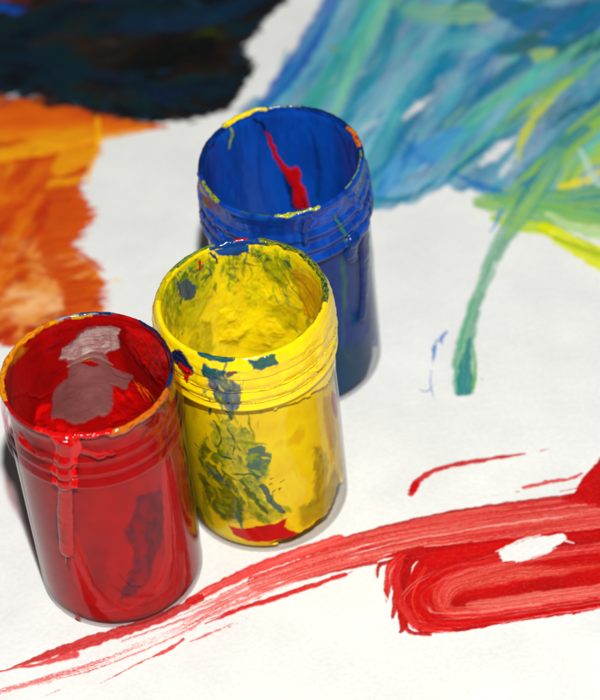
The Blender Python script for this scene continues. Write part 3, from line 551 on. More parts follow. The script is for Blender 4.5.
def patches():
    A, H, C, I = cv.A, cv.H, cv.C, cv.I.copy()
    nr, nc = A.shape
    Q = grid_quads(nr, nc, False)
    def mx(f, M): return f(f(M[:-1, :-1], M[:-1, 1:]), f(M[1:, :-1], M[1:, 1:]))
    cellA = mx(np.maximum, A); cellI = mx(np.maximum, np.where(A > .012, I, 0))
    fine = (fbm(Xg*1.3, Yg*1.3, Xg*0, 3, .6)-.5)*.05
    Z = .045+np.clip(H+fine*A, 0, .5)*1.0
    Vv = np.stack([Xg, Yg, Z], -1).reshape(-1, 3); Cc = np.concatenate([C, A[..., None]], -1).reshape(-1, 4)
    names = {DARK: ('paint_patch', 'near black blue and brown paint patch in the upper left of the paper'),
             ORANGE: ('paint_patch', 'orange and rusty red paint patch behind the red jar'),
             SEA: ('paint_patch', 'teal and blue swept paint patch behind the blue jar'),
             SEAY: ('paint_patch', 'yellow green paint patch at the right edge below the teal one'),
             GREEN: ('brush_stroke', 'pale green tail of a brush stroke ending in a teal tip'),
             BLUEF: ('paint_fleck', 'small blue flecks beside the green stroke'),
             RED: ('brush_stroke', 'long streaky red brush stroke passing below the jars'),
             LOOP: ('brush_stroke', 'wide looped red brush stroke with a bare white gap'),
             THIN: ('brush_stroke', 'thin dry red brush stroke curving above the long one')}
    for k, (nm, lb) in names.items():
        sel = (cellI == k) & (cellA > .012)
        q = Q[sel].reshape(-1, 4)
        if len(q) == 0: continue
        v, q, c = compact(Vv, q, Cc)
        o = mesh_np(nm, v, q, M_dry, paper, c); o['label'] = lb
patches()

# ================================================================== THE JARS
def smin_profile(pts, n=5):
    """rounded lathe profile through control points (r, z)"""
    return spline(np.array(pts, float), n)
RB, RM = 17.1, 17.75
OUT = [(0.0, .5), (9, .35), (14.2, .1), (15.5, .0), (16.5, .45), (17.05, 1.5), (17.2, 4), (17.4, 18), (17.6, 34), (17.72, 42), (17.85, 43.3), (18.5, 43.9), (18.6, 44.5), (18.3, 45.2), (17.75, 45.9),
       (17.7, 46.6), (18.2, 47.2), (18.5, 47.8), (18.2, 48.5), (17.7, 49.1), (17.6, 50.0), (18.0, 50.6), (18.35, 51.2), (18.05, 51.9), (17.6, 52.6), (17.5, 54.5), (17.6, 55.6), (17.75, 56.4), (17.6, 57.0), (17.1, 57.2), (16.88, 57.0), (16.8, 56.4),
       (16.85, 54), (16.9, 46), (17.0, 34), (16.9, 12), (16.8, 3.4), (16.15, 1.4), (13, .95), (7, 1.1), (0.0, 1.2)]
ip = [i for i, p in enumerate(OUT) if p == (17.1, 57.2)][0]
ow = np.array([p for p in OUT[3:ip+1]]); 
def router(z):  return np.interp(z, ow[:, 1], ow[:, 0])
inn = np.array(OUT[ip:-4][::-1]); 
def rinner(z): return np.interp(z, inn[:, 1], inn[:, 0])

def make_jar(kind, label, glass_mat):
    root = bpy.data.objects.new('paint_jar', None); coll.objects.link(root)
    root.empty_display_size = .01
    jc = JC[kind]; root.location = (jc[0]*MM, jc[1]*MM, .0003)
    root['label'] = label; root['category'] = 'jar'; root['group'] = 'open paint jars on the painted paper'
    prof = smin_profile(OUT, 4); prof[:, 0] = np.maximum(prof[:, 0], 0)
    n = 160; th = np.arange(n)/n*2*math.pi
    V = np.stack([prof[:, 0][:, None]*np.cos(th), prof[:, 0][:, None]*np.sin(th), np.broadcast_to(prof[:, 1][:, None], (len(prof), n))], -1)
    # threads climb slightly around the neck
    z = V[..., 2]; m = sm(43.5, 45, z)*sm(54, 52, z)
    V[..., 2] = z+m*.7*np.sin(th)[None, :]*.5
    V[..., 2] *= ZS
    V = V.reshape(-1, 3); Q = grid_quads(len(prof), n, True).reshape(-1, 4)
    # drop degenerate centre rings
    keep = np.ones(len(Q), bool); keep[:n] = True
    gb = mesh_np('glass_body', V, Q, glass_mat, root); gb.data.materials.append(g_in); gb.data.materials.append(g_base)
    ii = (np.arange(len(Q))//n >= (ip+3)*4).astype(np.int32); ii[(np.arange(len(Q))//n < 5*4)] = 2; gb.data.polygons.foreach_set('material_index', ii)
    return root

NT = 680
TH = (np.arange(NT)/NT*2-1)*math.pi
def jar_canvas(kind, vlo, vhi, dv=.18):
    v = np.arange(vlo, vhi+dv/2, dv)
    U, Vv = np.meshgrid(18*TH, v)
    sd = {'red': 0, 'yellow': 100, 'blue': 200}[kind]
    rr = np.where(Vv < 1.7, np.maximum(18+(Vv-1.7), 0), 18)
    P = (rr*np.cos(U/18)+sd, rr*np.sin(U/18)+sd, np.maximum(Vv, 1.7))
    return Canvas(U, Vv, P, wrap=2*math.pi*18), v
def film_mesh(kind, cvs, v, root, base_h=.35, lump=.5, lsc=5., zan=1.6, side=0):
    """paint lining the inside of the jar: a skin against the glass and a lumpy face towards the middle; v below 2.8 runs over the floor"""
    x, y, z = cvs.P
    fl = np.minimum(v-1.7, 0)[:, None]
    zz = np.where(v < 1.7, 1.55, v)[:, None]+0*cvs.U
    rr = rinner(np.maximum(zz, 3.2))-.5*sm(3.5, 1.5, zz)+fl
    ntop = fbm(x/lsc, y/lsc, z/lsc/zan, 4, .5)
    A = cvs.A
    th = (base_h+lump*np.clip(ntop-.35, 0, 1)*2+cvs.H)*sm(.3, .9, A)
    lip = sm(57.2, 55.0, v)[:, None]
    th = th*(.35+.65*lip)
    c, s = np.cos(cvs.U/18), np.sin(cvs.U/18)
    isfl = sm(2.6, 1.4, v)[:, None]
    ro = np.maximum(rr-.06, 0.02); zo = zz+.02*isfl
    ri = np.maximum(rr-.06-th*(1-isfl), 0.02); zi = zz+(.1+th)*isfl
    Vo = np.stack([ro*c, ro*s, zo], -1).reshape(-1, 3); Vi = np.stack([ri*c, ri*s, zi], -1).reshape(-1, 3)
    Q = grid_quads(len(v), NT, True)
    Am = np.maximum(A, np.roll(A, -1, 1)); cell = np.maximum(Am[:-1], Am[1:])
    q = Q[cell > .35].reshape(-1, 4)
    col = np.concatenate([cvs.C, np.ones(A.shape+(1,))], -1).reshape(-1, 4)
    VV = np.vstack([Vi, Vo])*np.array([1, 1, ZS]); QQ = np.vstack([q[:, ::-1], q+len(Vi)]); CC = np.vstack([col, col])
    v_, q_, c_2 = compact(VV, QQ, CC)
    o = mesh_np('inner_paint', v_, q_, M_film, root, c_2); o.data.materials.append(M_back)
    o.data.polygons.foreach_set('material_index', (np.arange(len(q_)) >= len(q)).astype(np.int32)); return o
def outer_pos(v):
    """path over the outside, across the rim and a little down the inside"""
    r = np.where(v <= 56.4, router(np.minimum(v, 56.4)), 0); z = np.where(v <= 56.4, v, 0)
    t = np.clip((v-56.4)/3.0, 0, 1)*math.pi           # half circle over the lip
    r = np.where((v > 56.4) & (v <= 59.4), 17.22+.5*np.cos(t), r); z = np.where((v > 56.4) & (v <= 59.4), 56.45+.78*np.sin(t), z)
    r = np.where(v > 59.4, 16.76, r); z = np.where(v > 59.4, 56.45-(v-59.4), z)
    return r, z
def outer_mesh(kind, cvs, v, root, name='outer_paint', base_h=.12, lump=.25, lsc=2.2, an=1.0, mat=None, fill=0):
    x, y, z3 = cvs.P
    r, z = outer_pos(v)
    dr = np.gradient(r); dz = np.gradient(z); L = np.hypot(dr, dz)+1e-9
    nr, nz = dz/L, -dr/L
    A = cvs.A
    n = fbm(x/lsc/an, y/lsc/an, z3/lsc, 4, .5)
    th = ((base_h+lump*np.clip(n-.4, 0, 1)*2)*(1-.75*sm(54.5, 57, v))[:, None]+cvs.H)*sm(.25, .95, A)+.015
    if fill: th = th*(.12+.88*sm(43.6, 48.5, v))[:, None]
    th = th+(fill*np.clip(18.35-r, 0, 1)*sm(44, 45, v)*sm(57, 55, v))[:, None]*sm(.25, .95, A)   # thick paint half fills the grooves
    c, s = np.cos(cvs.U/18), np.sin(cvs.U/18)
    m = (sm(43.5, 45, v)*sm(54, 52, v))[:, None]
    R_ = r[:, None]+nr[:, None]*th; Z_ = (z[:, None]+nz[:, None]*th+m*.35*s)*ZS
    V = np.stack([R_*c, R_*s, Z_], -1).reshape(-1, 3)
    Q = grid_quads(len(v), NT, True)
    Am = np.maximum(A, np.roll(A, -1, 1)); cell = np.maximum(Am[:-1], Am[1:])
    q = Q[cell > .3].reshape(-1, 4)
    col = np.concatenate([cvs.C, np.ones(A.shape+(1,))], -1).reshape(-1, 4)
    v_, q_, c_2 = compact(V, q, col)
    return mesh_np(name, v_, q_, mat or M_wet, root, c_2)
C18 = 18*math.pi
def ALL(lo, hi, cut=None): return [(-C18-1, lo), (C18+1, lo), (C18+1, hi), (-C18-1, hi)]
def band(cvs, lo, hi, cols, edge=.8, esc=3, **k):
    """a belt all the way round; its edges wander"""
    x, y, z = cvs.P; V = cvs.V; seed = k.get('seed', 0)
    d = np.minimum(V-lo, hi-V)+edge*2*(fbm(x/esc+seed, y/esc, z/esc, 4, .6)-.5)
    a = sm(-.15, .15, d)*k.get('alpha', 1); sc = k.get('sc', 6); zan = k.get('zan', 2.5)
    n = (fbm(x/sc+seed*3, y/sc, z/sc/zan, k.get('o', 4), .6)-.5)*k.get('contrast', 1.6)+.5
    idx = np.nonzero(a > .001)
    cvs.over(idx, ramp(n[idx], cols), a[idx], k.get('h', 0)*np.ones(len(idx[0])), 0)
class JP:
    """drawing helpers on one jar canvas"""
    def __init__(s, kind, cvs): s.k, s.c = kind, cvs
    def fs(s, pts, w, cols, **k): s.c.stroke(PW(s.k, pts, False), wmm(lambda x, y: on_wall(s.k, x, y, False, 17.7), pts, w), cols, **k)
    def bs(s, pts, w, cols, **k): s.c.stroke(PW(s.k, pts, True), wmm(lambda x, y: on_wall(s.k, x, y, True, 16.2), pts, w), cols, **k)
    def fp(s, pts, cols, **k): s.c.poly(PW(s.k, pts, False), cols, **k)
    def bp(s, pts, cols, **k): s.c.poly(PW(s.k, pts, True), cols, **k)
    def rim(s, pts, w, cols, off=0., **k):
        """along the rim: photo places on the rim circle give the angle, w the half width across the lip"""
        out = []
        for q in pts:
            p = np.array(on_plane(q[0], q[1], JH))-JC[s.k]; out.append([18*math.atan2(p[1], p[0]), 57.9+off])
        out = np.array(out); ref = out[0, 0]; C = 2*math.pi*18
        for i in range(1, len(out)): out[i, 0] = out[i-1, 0]+(out[i, 0]-out[i-1, 0]+C/2) % C-C/2
        s.c.stroke(out, w, cols, **k)

g_red = mat_glass('clear_jar_glass_red_reflected', (.95, .84, .86)); g_yel = mat_glass('clear_jar_glass', (.96, .95, .91)); g_blu = mat_glass('clear_jar_glass_blue_reflected', (.92, .95, .98))  # tints stand for the paint's colour reflected in the jar walls
g_base = mat_glass('thick_jar_foot_contact_shade', (.88, .85, .85), 1.4)  # foot glass tinted darker to stand for the contact shadow
g_in = mat_glass('glass_wetted_by_paint', (.985, .985, .985), 1.12)

# ---------------------------------------------------------------- RED JAR
K = 'red'
root = make_jar(K, 'clear jar lined with red paint, nearest the left edge of the photo', g_red)
cf, vf = jar_canvas(K, -14.4, 56.6); D = JP(K, cf)
band(cf, -30, 70, ['#8e0710', '#a80a12', '#b80c12', '#a60810'], sc=9, contrast=2.0, zan=2)
# inside, far wall
D.bp([(100, 332), (135, 330), (168, 360), (172, 400), (150, 412), (128, 380), (118, 345)], ['#7c0410', '#94060f', '#860512'], edge=1, esc=4, soft=.8, alpha=.85, seed=1, h=.1)
D.bp([(124, 328), (150, 336), (168, 362), (170, 388), (160, 392), (140, 366), (128, 348)], ['#b80a10', '#d01414', '#a80810'], edge=.6, esc=3, soft=.4, alpha=.9, seed=2, h=.9)
D.bs([(120, 340), (136, 362), (150, 380), (163, 394)], [1.5, 2, 2, 1.5], ['#48040c'], alpha=.8, edge=.3, seed=3, soft=.4)
D.bp([(55, 330), (90, 322), (80, 345), (55, 365)], ['#8c0814', '#a00a14', '#781020'], edge=1, esc=3, soft=1, alpha=.6, seed=4)
D.bs([(48, 352), (56, 348), (62, 344)], [4, 5, 3], ['#501028', '#681020'], alpha=.7, edge=.5, seed=5, soft=.8)
D.bs([(10, 400), (25, 395), (40, 400), (52, 395)], [4, 6, 6, 3], ['#8c0612', '#a80a10'], alpha=.6, edge=.5, seed=6, soft=.8, h=.3)
D.bs([(46, 378), (60, 370)], [3, 3], ['#780c18'], alpha=.6, edge=.5, seed=6.5, soft=.8)
D.bp([(38, 408), (52, 404), (58, 424), (80, 432), (78, 442), (50, 436), (36, 424)], ['#d41410', '#e02014', '#c01010'], edge=.5, esc=3, soft=.4, alpha=.9, seed=7, h=.5)
D.bp([(112, 388), (122, 396), (134, 384), (148, 392), (150, 410), (130, 424), (108, 432), (106, 412)], ['#c00e10', '#d41612', '#b00a10'], edge=.5, esc=3, soft=.4, alpha=.9, seed=8, h=.5)
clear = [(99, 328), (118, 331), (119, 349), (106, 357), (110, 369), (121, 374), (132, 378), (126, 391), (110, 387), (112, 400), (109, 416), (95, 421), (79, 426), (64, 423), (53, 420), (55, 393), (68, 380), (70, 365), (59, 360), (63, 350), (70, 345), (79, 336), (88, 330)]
D.bp(clear, ['#885452', '#96605e', '#a47472'], edge=.35, esc=1.3, soft=.35, seed=9, sc=8, contrast=1.2, h=-.08)  # thin film; its grey-pink sheen and reflections are painted into the colour
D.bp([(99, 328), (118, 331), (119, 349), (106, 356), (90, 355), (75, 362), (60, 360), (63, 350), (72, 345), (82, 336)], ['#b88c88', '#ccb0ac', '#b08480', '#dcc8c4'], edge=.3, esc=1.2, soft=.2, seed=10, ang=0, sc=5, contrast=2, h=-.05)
for i, yy in enumerate((337, 341, 346, 351)):
    D.bs([(80, yy+3), (100, yy), (118, yy+1)], [.5, .8, .5], ['#7c3c3c', '#8c5050'], alpha=.75, edge=.5, seed=11+i, dry=.15)
D.bs([(68, 368), (80, 362), (96, 360), (112, 366)], [2, 3, 3, 1.5], ['#a87874', '#b89490'], alpha=.7, edge=.8, seed=16, dry=.3, freq=1)
D.bs([(82, 364), (90, 367), (97, 367)], [1.8, 2.6, 1.6], ['#b40c14'], edge=.5, seed=17, h=.08)
D.bs([(84, 361), (90, 361.5)], [1, 1], ['#c8a020'], edge=.4, seed=18, h=.05)
D.bs([(110, 370), (122, 379), (131, 377)], [2, 3, 2], ['#905054', '#a87478'], alpha=.8, edge=.9, seed=19, dry=.3)
for a, b in ((132, 382), (137, 384), (143, 388)):
    D.bs([(a, b), (a+10, b+12), (a+14, b+20)], [.7, .8, .5], ['#c86a18', '#d88828'], alpha=.85, edge=.7, seed=a, dry=.2)
for px, py in ((67, 392), (77, 388), (80, 394), (72, 399)): D.bs([(px, py), (px+1, py)], [.7, .7], ['#a01018'], seed=px)
D.bp([(8, 350), (20, 340), (28, 350), (22, 362), (12, 368), (6, 362)], ['#b86818', '#c88018', '#a04010'], edge=.6, esc=2, soft=.4, alpha=.8, seed=22, h=.2)
D.bs([(78, 400), (70, 412)], [.4, .4], ['#5a2c2c'], alpha=.6, seed=23)
# seen from outside through the glass; some reflections are painted into the film
D.fp([(146, 418), (170, 398), (178, 420), (176, 470), (168, 480), (160, 440), (140, 440)], ['#a04418', '#b86018', '#84200f', '#98381c'], edge=1, esc=3, soft=1.2, alpha=.8, seed=29, sc=4)
D.fp([(14, 440), (185, 440), (190, 500), (30, 520)], ['#96202a', '#a8242c', '#b43038'], edge=1, esc=5, soft=1, alpha=.35, seed=30)
D.fp([(20, 470), (45, 480), (60, 560), (70, 610), (45, 590), (30, 540)], ['#a03038', '#8c1820', '#b04048'], edge=1.5, esc=5, soft=2, alpha=.55, seed=31)  # paper's reflection along the left edge, painted as a pinkish haze
D.fp([(68, 520), (84, 560), (92, 590), (110, 612), (80, 606), (70, 580)], ['#d01818', '#c01014'], edge=.6, esc=4, soft=.3, alpha=.75, seed=32)
D.fp([(138, 500), (166, 488), (168, 530), (160, 556), (150, 580), (134, 600), (118, 606), (132, 578), (136, 556), (128, 545), (126, 536), (134, 522)], ['#38223e', '#4c2030', '#5c1424', '#2c2038'], edge=.8, esc=3, soft=.5, alpha=.85, seed=33, sc=4, contrast=2, amin=.35)
D.fs([(140, 470), (150, 490), (152, 510)], [8, 10, 8], ['#742028', '#8c1c24'], alpha=.5, edge=.6, seed=34, soft=2, dry=.2)
D.fs([(92, 543), (100, 546), (110, 543)], [3, 5, 4], ['#803038', '#8c3c40'], alpha=.6, edge=.8, seed=35, soft=1)
D.fs([(120, 578), (128, 588), (142, 590), (150, 584)], [1, 1.2, 1.2, .8], ['#3c0c18'], alpha=.8, edge=.6, seed=36, dry=.2)
D.fs([(86, 560), (96, 588), (116, 604), (140, 604), (160, 580), (168, 550)], [.7, .9, .9, .9, .8, .6], ['#6c0c14', '#d04040'], alpha=.7, edge=.6, seed=37, dry=.2)
D.fs([(100, 560), (108, 582), (124, 596), (142, 596)], [.6, .8, .8, .6], ['#7c1018'], alpha=.6, edge=.6, seed=38, dry=.2)
D.fs([(168, 470), (172, 510), (172, 560), (160, 592)], [5, 6, 6, 4], ['#c41014', '#d01818', '#a80c10'], alpha=.8, edge=.2, seed=39)  # bright reflection edge on the right side, painted in red
D.fs([(180, 470), (186, 500), (190, 535)], [5, 6, 5], ['#8c2010', '#a03814'], alpha=.6, edge=.4, seed=40, soft=1)  # reflection of the yellow jar, painted in brownish orange
D.fs([(100, 614), (130, 612), (150, 600)], [1.5, 1.5, 1], ['#e03030'], alpha=.6, edge=.6, seed=41, dry=.3)
cf.A *= sm(3.6, 4.4, cf.V+.8*(fbm(cf.P[0]/3, cf.P[1]/3, cf.P[2], 3)-.5)*2)*1.0 if False else 1
film_mesh(K, cf, vf, root, base_h=.25, lump=.35, lsc=5)
co, vo = jar_canvas(K, 0, 61.2); O = JP(K, co)
band(co, 57.3, 70, ['#8c1018', '#a81018', '#b01018'], edge=.5, esc=3, seed=4)
O.rim([(88, 436), (20, 420), (0, 380), (30, 330), (90, 312), (150, 330), (175, 375), (150, 415), (88, 436)], 1.0, ['#8c1018', '#b01018', '#701018'], alpha=.95, seed=50, edge=.5, dry=.12, flow=.2)
O.rim([(2, 400), (4, 365), (18, 342), (40, 326), (60, 321)], 1.5, ['#c87818', '#d89820', '#b86010'], seed=51, edge=.5, h=.25, flow=.3)
O.rim([(8, 372), (10, 358), (20, 346)], 1.6, ['#c08020', '#a85818'], off=2, seed=52, edge=.6, flow=.3)
O.rim([(60, 320), (72, 315), (82, 313)], 1.1, ['#b0a0a0', '#503040'], seed=53, edge=.6, flow=.5)
O.rim([(82, 313), (95, 312), (112, 313)], 1.0, ['#182848', '#243c64', '#8c90a0'], seed=54, edge=.6, flow=.6, h=.1)
O.rim([(72, 316), (82, 315), (92, 314)], .5, ['#c8a020'], off=.9, seed=55, edge=.6, flow=.5)
O.rim([(138, 325), (158, 343), (170, 362), (175, 380)], .8, ['#141c38', '#1c2c50', '#501428', '#0c1424'], seed=56, edge=.5, h=.15, flow=.3)
O.rim([(173, 378), (166, 397), (162, 402)], .7, ['#142c58', '#1c3460'], seed=57, edge=.5, h=.15, flow=.3)
O.rim([(112, 432), (135, 422), (155, 408), (168, 394)], 1.3, ['#b85c14', '#c87818', '#a03810'], off=-.7, seed=58, edge=.5, h=.15, flow=.3)
O.rim([(40, 428), (60, 434), (85, 437), (105, 434)], 1.6, ['#c81018', '#d81818', '#b00c14'], off=.6, seed=59, edge=.4, h=.5, flow=.3)
D2 = None
O.fp([(50, 437), (78, 440), (82, 450), (76, 466), (79, 486), (56, 482), (52, 466), (56, 452)], ['#c01018', '#d01818', '#a80c14'], edge=.35, esc=2, soft=.2, seed=61, h=.45)
O.fs([(66, 446), (66, 480), (65, 512), (66, 552)], [9, 8, 8.5, 8], ['#a4060c', '#b40a10', '#900408'], seed=62, edge=.08, warp=.3, dome=.7, freq=.4, soft=.3)
O.fs([(58, 494), (57, 515), (57, 540), (62, 556)], [1.2, 2.0, 1.6, .8], ['#2c1c34', '#40182c'], alpha=.75, seed=63, edge=.3, h=.0, soft=.3, warp=.3)
O.fs([(67, 560), (66, 574)], [2, .6], ['#8c0c18'], alpha=.9, seed=64, edge=.3)
O.fs([(84, 452), (100, 455), (112, 452)], [3, 3, 2], ['#a81018', '#b81820'], alpha=.85, seed=65, edge=.6, h=.2)
O.fs([(20, 436), (30, 448), (44, 456)], [2, 3, 2], ['#a01018', '#b01820'], alpha=.85, seed=66, edge=.7, h=.2)
O.fs([(75, 619), (77, 622)], [1.6, 1.6], ['#c01018'], seed=67)
outer_mesh(K, co, vo, root, base_h=.08, lump=.15, lsc=2.0)

# ---------------------------------------------------------------- YELLOW JAR
K = 'yellow'
root = make_jar(K, 'clear jar thick with yellow paint and green streaks, between the red and blue ones', g_yel)
cf, vf = jar_canvas(K, -14.4, 56.6); D = JP(K, cf)
YC = ['#e4c800', '#f0da04', '#f8e60a', '#ecd000', '#faec24']
band(cf, -30, 70, YC, sc=8, contrast=1.8, zan=2)
# inside
D.bp([(160, 300), (170, 272), (196, 255), (214, 262), (216, 290), (196, 330), (172, 330)], ['#8ca020', '#c8c018', '#a0a81c', '#e0cc10'], edge=1, esc=3, soft=.8, alpha=.75, seed=1, sc=4, contrast=2.4)
GR = ['#1c6a38', '#2c7c34', '#58882c', '#80982c']
for i, (p, w) in enumerate([
  ([(196, 262), (186, 275), (176, 290), (168, 300)], [3, 4, 4, 2]), ([(228, 256), (230, 275), (229, 292)], [2, 3, 2]), ([(246, 258), (252, 275), (246, 285), (256, 300)], [1.5, 2, 1.5, 1]),
  ([(262, 262), (270, 272), (280, 280)], [2, 3, 2]), ([(276, 258), (284, 262), (290, 272), (300, 275)], [2, 2.5, 2.5, 2]), ([(172, 300), (180, 315), (182, 335)], [2, 2.4, 1.5]),
  ([(180, 268), (170, 280), (164, 296)], [2, 3, 2]), ([(212, 278), (214, 295)], [1, 1]), ([(240, 305), (258, 296), (268, 312)], [1, 1.2, .8]), ([(256, 250), (262, 258), (270, 260)], [3, 4, 3]),
  ([(160, 320), (164, 336), (176, 352)], [1, 1.6, 1]), ([(190, 300), (196, 312)], [1.5, 1.5]), ([(204, 255), (200, 272), (192, 285)], [1.6, 2, 1])]):
    D.bs(p, w, GR, alpha=.85, edge=.8, seed=2+i, dry=.15, freq=1.2, soft=.3)
for i in range(150):
    px = rng.uniform(158, 312); top = np.interp(px, [158, 175, 200, 240, 285, 312], [300, 272, 252, 242, 250, 280]); py = top+abs(rng.normal(0, 26))+4; Ln = rng.uniform(5, 26)
    ang = R(rng.normal(-82, 25)); dx, dy = math.cos(ang)*Ln, -math.sin(ang)*Ln; ww = rng.uniform(.7, 4)
    c = [['#145c30', '#3c7c2c'], ['#0c4c5c', '#1c6048'], ['#98a41c', '#bcbc1c'], ['#f0dc10', '#f8e818'], ['#1c6434', '#5c8c28'], ['#5c8424', '#8ca024']][rng.randint(6)]
    D.bs([(px-dx*.3, py-dy*.3), (px+rng.uniform(-3, 3), py+dy*.2), (px+dx*.7, py+dy*.7)], [ww*.4, ww, ww*.3], c, alpha=rng.uniform(.5, .9), seed=1200+i, edge=.6, dry=.25, freq=2, flow=.08, soft=.3, h=.1)
for i, (pts_, cc_) in enumerate([([(168, 285), (182, 262), (204, 252), (206, 270), (192, 292), (176, 312), (164, 312)], ['#1c6038', '#5c8c28', '#a8ac1c', '#e8d810', '#2c7040']), ([(222, 254), (240, 252), (244, 268), (234, 296), (226, 290), (228, 270)], ['#2c7034', '#8ca020', '#e8d810', '#4c8030']),
     ([(252, 248), (276, 250), (296, 262), (302, 280), (286, 288), (270, 276), (258, 270)], ['#184c40', '#4c7c2c', '#98a41c', '#e0d010', '#2c6438']), ([(166, 310), (178, 306), (186, 330), (178, 344), (168, 332)], ['#5c8028', '#a8a81c', '#e8d010']), ([(240, 288), (262, 284), (270, 306), (250, 312)], ['#98a01c', '#c8c018', '#f0e010', '#5c8828'])]):
    D.bp(pts_, cc_, edge=1.3, esc=2, soft=.6, alpha=.85, seed=1500+i, sc=2.4, contrast=2.6, amin=.25, ang=0)
for i in range(30):
    px = rng.uniform(164, 306); py = np.interp(px, [158, 175, 200, 240, 285, 312], [302, 274, 254, 244, 252, 282])+rng.uniform(3, 32); Ln = rng.uniform(6, 18); ang = R(rng.normal(-80, 30)); dx, dy = math.cos(ang)*Ln, -math.sin(ang)*Ln
    D.bs([(px-dx*.3, py-dy*.3), (px+rng.uniform(-4, 4), py+dy*.2), (px+dx*.7, py+dy*.7)], [.5, rng.uniform(1, 2.6), .4], [['#0c4c38', '#145c34'], ['#0c3c5c', '#14505c'], ['#38702c', '#1c5c34']][i % 3], alpha=.9, seed=1550+i, edge=.5, dry=.1, freq=2, soft=.25, h=.1)
D.bp([(262, 262), (275, 262), (288, 275), (284, 290), (268, 282)], ['#88a020', '#b0b018', '#607c20'], edge=.8, esc=2, soft=.6, alpha=.7, seed=20, sc=3)
D.bp([(176, 284), (188, 281), (197, 288), (196, 298), (186, 302), (178, 296)], ['#103c60', '#184c70', '#0c3050'], edge=.7, esc=2, soft=.3, alpha=.95, seed=21)
D.bp([(212, 243), (232, 240), (250, 243), (249, 252), (232, 257), (218, 254), (210, 251)], ['#0c4c90', '#14508c', '#0c3c70'], edge=.4, esc=2, soft=.25, seed=22, h=.2)
D.bs([(205, 254), (214, 256), (217, 263)], [1.5, 2, 1.2], ['#144060'], seed=23, edge=.5)
D.bs([(216, 255), (216, 264)], [1.6, 1.2], ['#103450'], seed=24, edge=.5)
D.bs([(199, 263.5), (199.5, 270)], [1.8, 1.6], ['#c01818'], seed=25, edge=.2, h=.2)
OL = ['#a8a01c', '#c0b41c', '#d8c818', '#948c18']
D.bp([(188, 330), (200, 318), (212, 325), (216, 350), (204, 360), (190, 350)], OL, edge=.8, esc=2.5, soft=.6, alpha=.8, seed=26, sc=3, contrast=2)
D.bp([(268, 306), (290, 298), (304, 310), (296, 330), (276, 336), (262, 326)], OL, edge=.8, esc=2.5, soft=.7, alpha=.75, seed=27, sc=3, contrast=2)
D.bp([(216, 312), (240, 304), (252, 330), (240, 352), (218, 346)], ['#f0dc10', '#e4cc10', '#f4e430'], edge=.8, esc=3, soft=.6, alpha=.85, seed=28, h=.9)
D.bp([(256, 322), (276, 318), (286, 336), (272, 350), (256, 346)], ['#f0dc18', '#e8d010', '#f2e030'], edge=.8, esc=3, soft=.6, alpha=.85, seed=29, h=.8)
D.bp([(290, 270), (308, 276), (322, 300), (318, 322), (304, 316), (300, 292)], ['#d8a410', '#c88c10', '#e0b810'], edge=.8, esc=4, soft=.8, alpha=.8, seed=30, ang=0, h=.2)
for i, (p, w) in enumerate([([(296, 278), (308, 290), (318, 308)], [1, 1.6, 1]), ([(290, 286), (302, 300), (310, 318)], [.8, 1.2, .8]), ([(284, 274), (290, 284)], [1.5, 1])]):
    D.bs(p, w, ['#b07818', '#986820'], alpha=.8, edge=.6, seed=31+i, dry=.2)
D.bs([(190, 345), (206, 352), (214, 362)], [2, 3, 2], ['#6c7820', '#7c6c28'], alpha=.7, edge=.7, seed=36, soft=.6)
D.bs([(244, 350), (262, 352), (275, 344)], [2, 3, 2], ['#8c8820', '#a09828'], alpha=.7, edge=.7, seed=37, soft=.6)
# outside
D.fp([(188, 388), (340, 360), (345, 470), (330, 520), (270, 536), (215, 530), (195, 480)], ['#e8bc04', '#f2d008', '#f8dc10', '#e4b408'], edge=1, esc=5, soft=1, alpha=.7, seed=40, sc=7)
D.fp([(196, 450), (204, 440), (216, 460), (230, 480), (245, 505), (240, 526), (222, 524), (206, 508), (198, 480)], ['#4c5418', '#6c7820', '#3c4a1c', '#8c9424'], edge=1, esc=3, soft=.7, alpha=.9, seed=41, sc=3.5, contrast=2.2)
D.fp([(208, 428), (222, 422), (246, 432), (262, 450), (270, 470), (262, 500), (276, 512), (286, 518), (270, 528), (246, 520), (236, 490), (220, 470), (208, 452)], ['#8ca01c', '#5c8428', '#2c6c44', '#a4ac1c', '#446c24'], edge=1.2, esc=2.5, soft=.4, alpha=.9, seed=42, sc=3.2, contrast=2.8, amin=.35)
D.fp([(246, 452), (262, 448), (272, 458), (270, 476), (258, 486), (248, 474)], ['#1c5c68', '#2c6c60', '#8c9c28'], edge=.8, esc=2, soft=.4, alpha=.85, seed=43, sc=2.5, contrast=2.5)
0 and D.fp([(262, 488), (276, 500), (288, 512), (284, 524), (270, 516), (260, 502)], ['#1c4c60', '#24586c', '#406c38'], edge=.5, esc=2, soft=.3, alpha=.9, seed=44)
for i, (p, w) in enumerate([([(212, 425), (220, 440), (216, 456), (232, 462)], [1.5, 2, 2, 1.5]), ([(226, 430), (234, 446), (230, 458)], [1.4, 1.8, 1.4]), ([(222, 478), (240, 478), (262, 480)], [1.5, 1.8, 1.2]), ([(234, 440), (238, 452), (246, 458)], [1.5, 1.5, 1]),
    ([(240, 484), (252, 500), (268, 516)], [3, 4, 3]), ([(214, 416), (218, 424)], [1.2, 1])]):
    D.fs(p, w, ['#24401c', '#2c5030', '#4c6c20'], alpha=.85, edge=.9, seed=45+i, dry=.2)
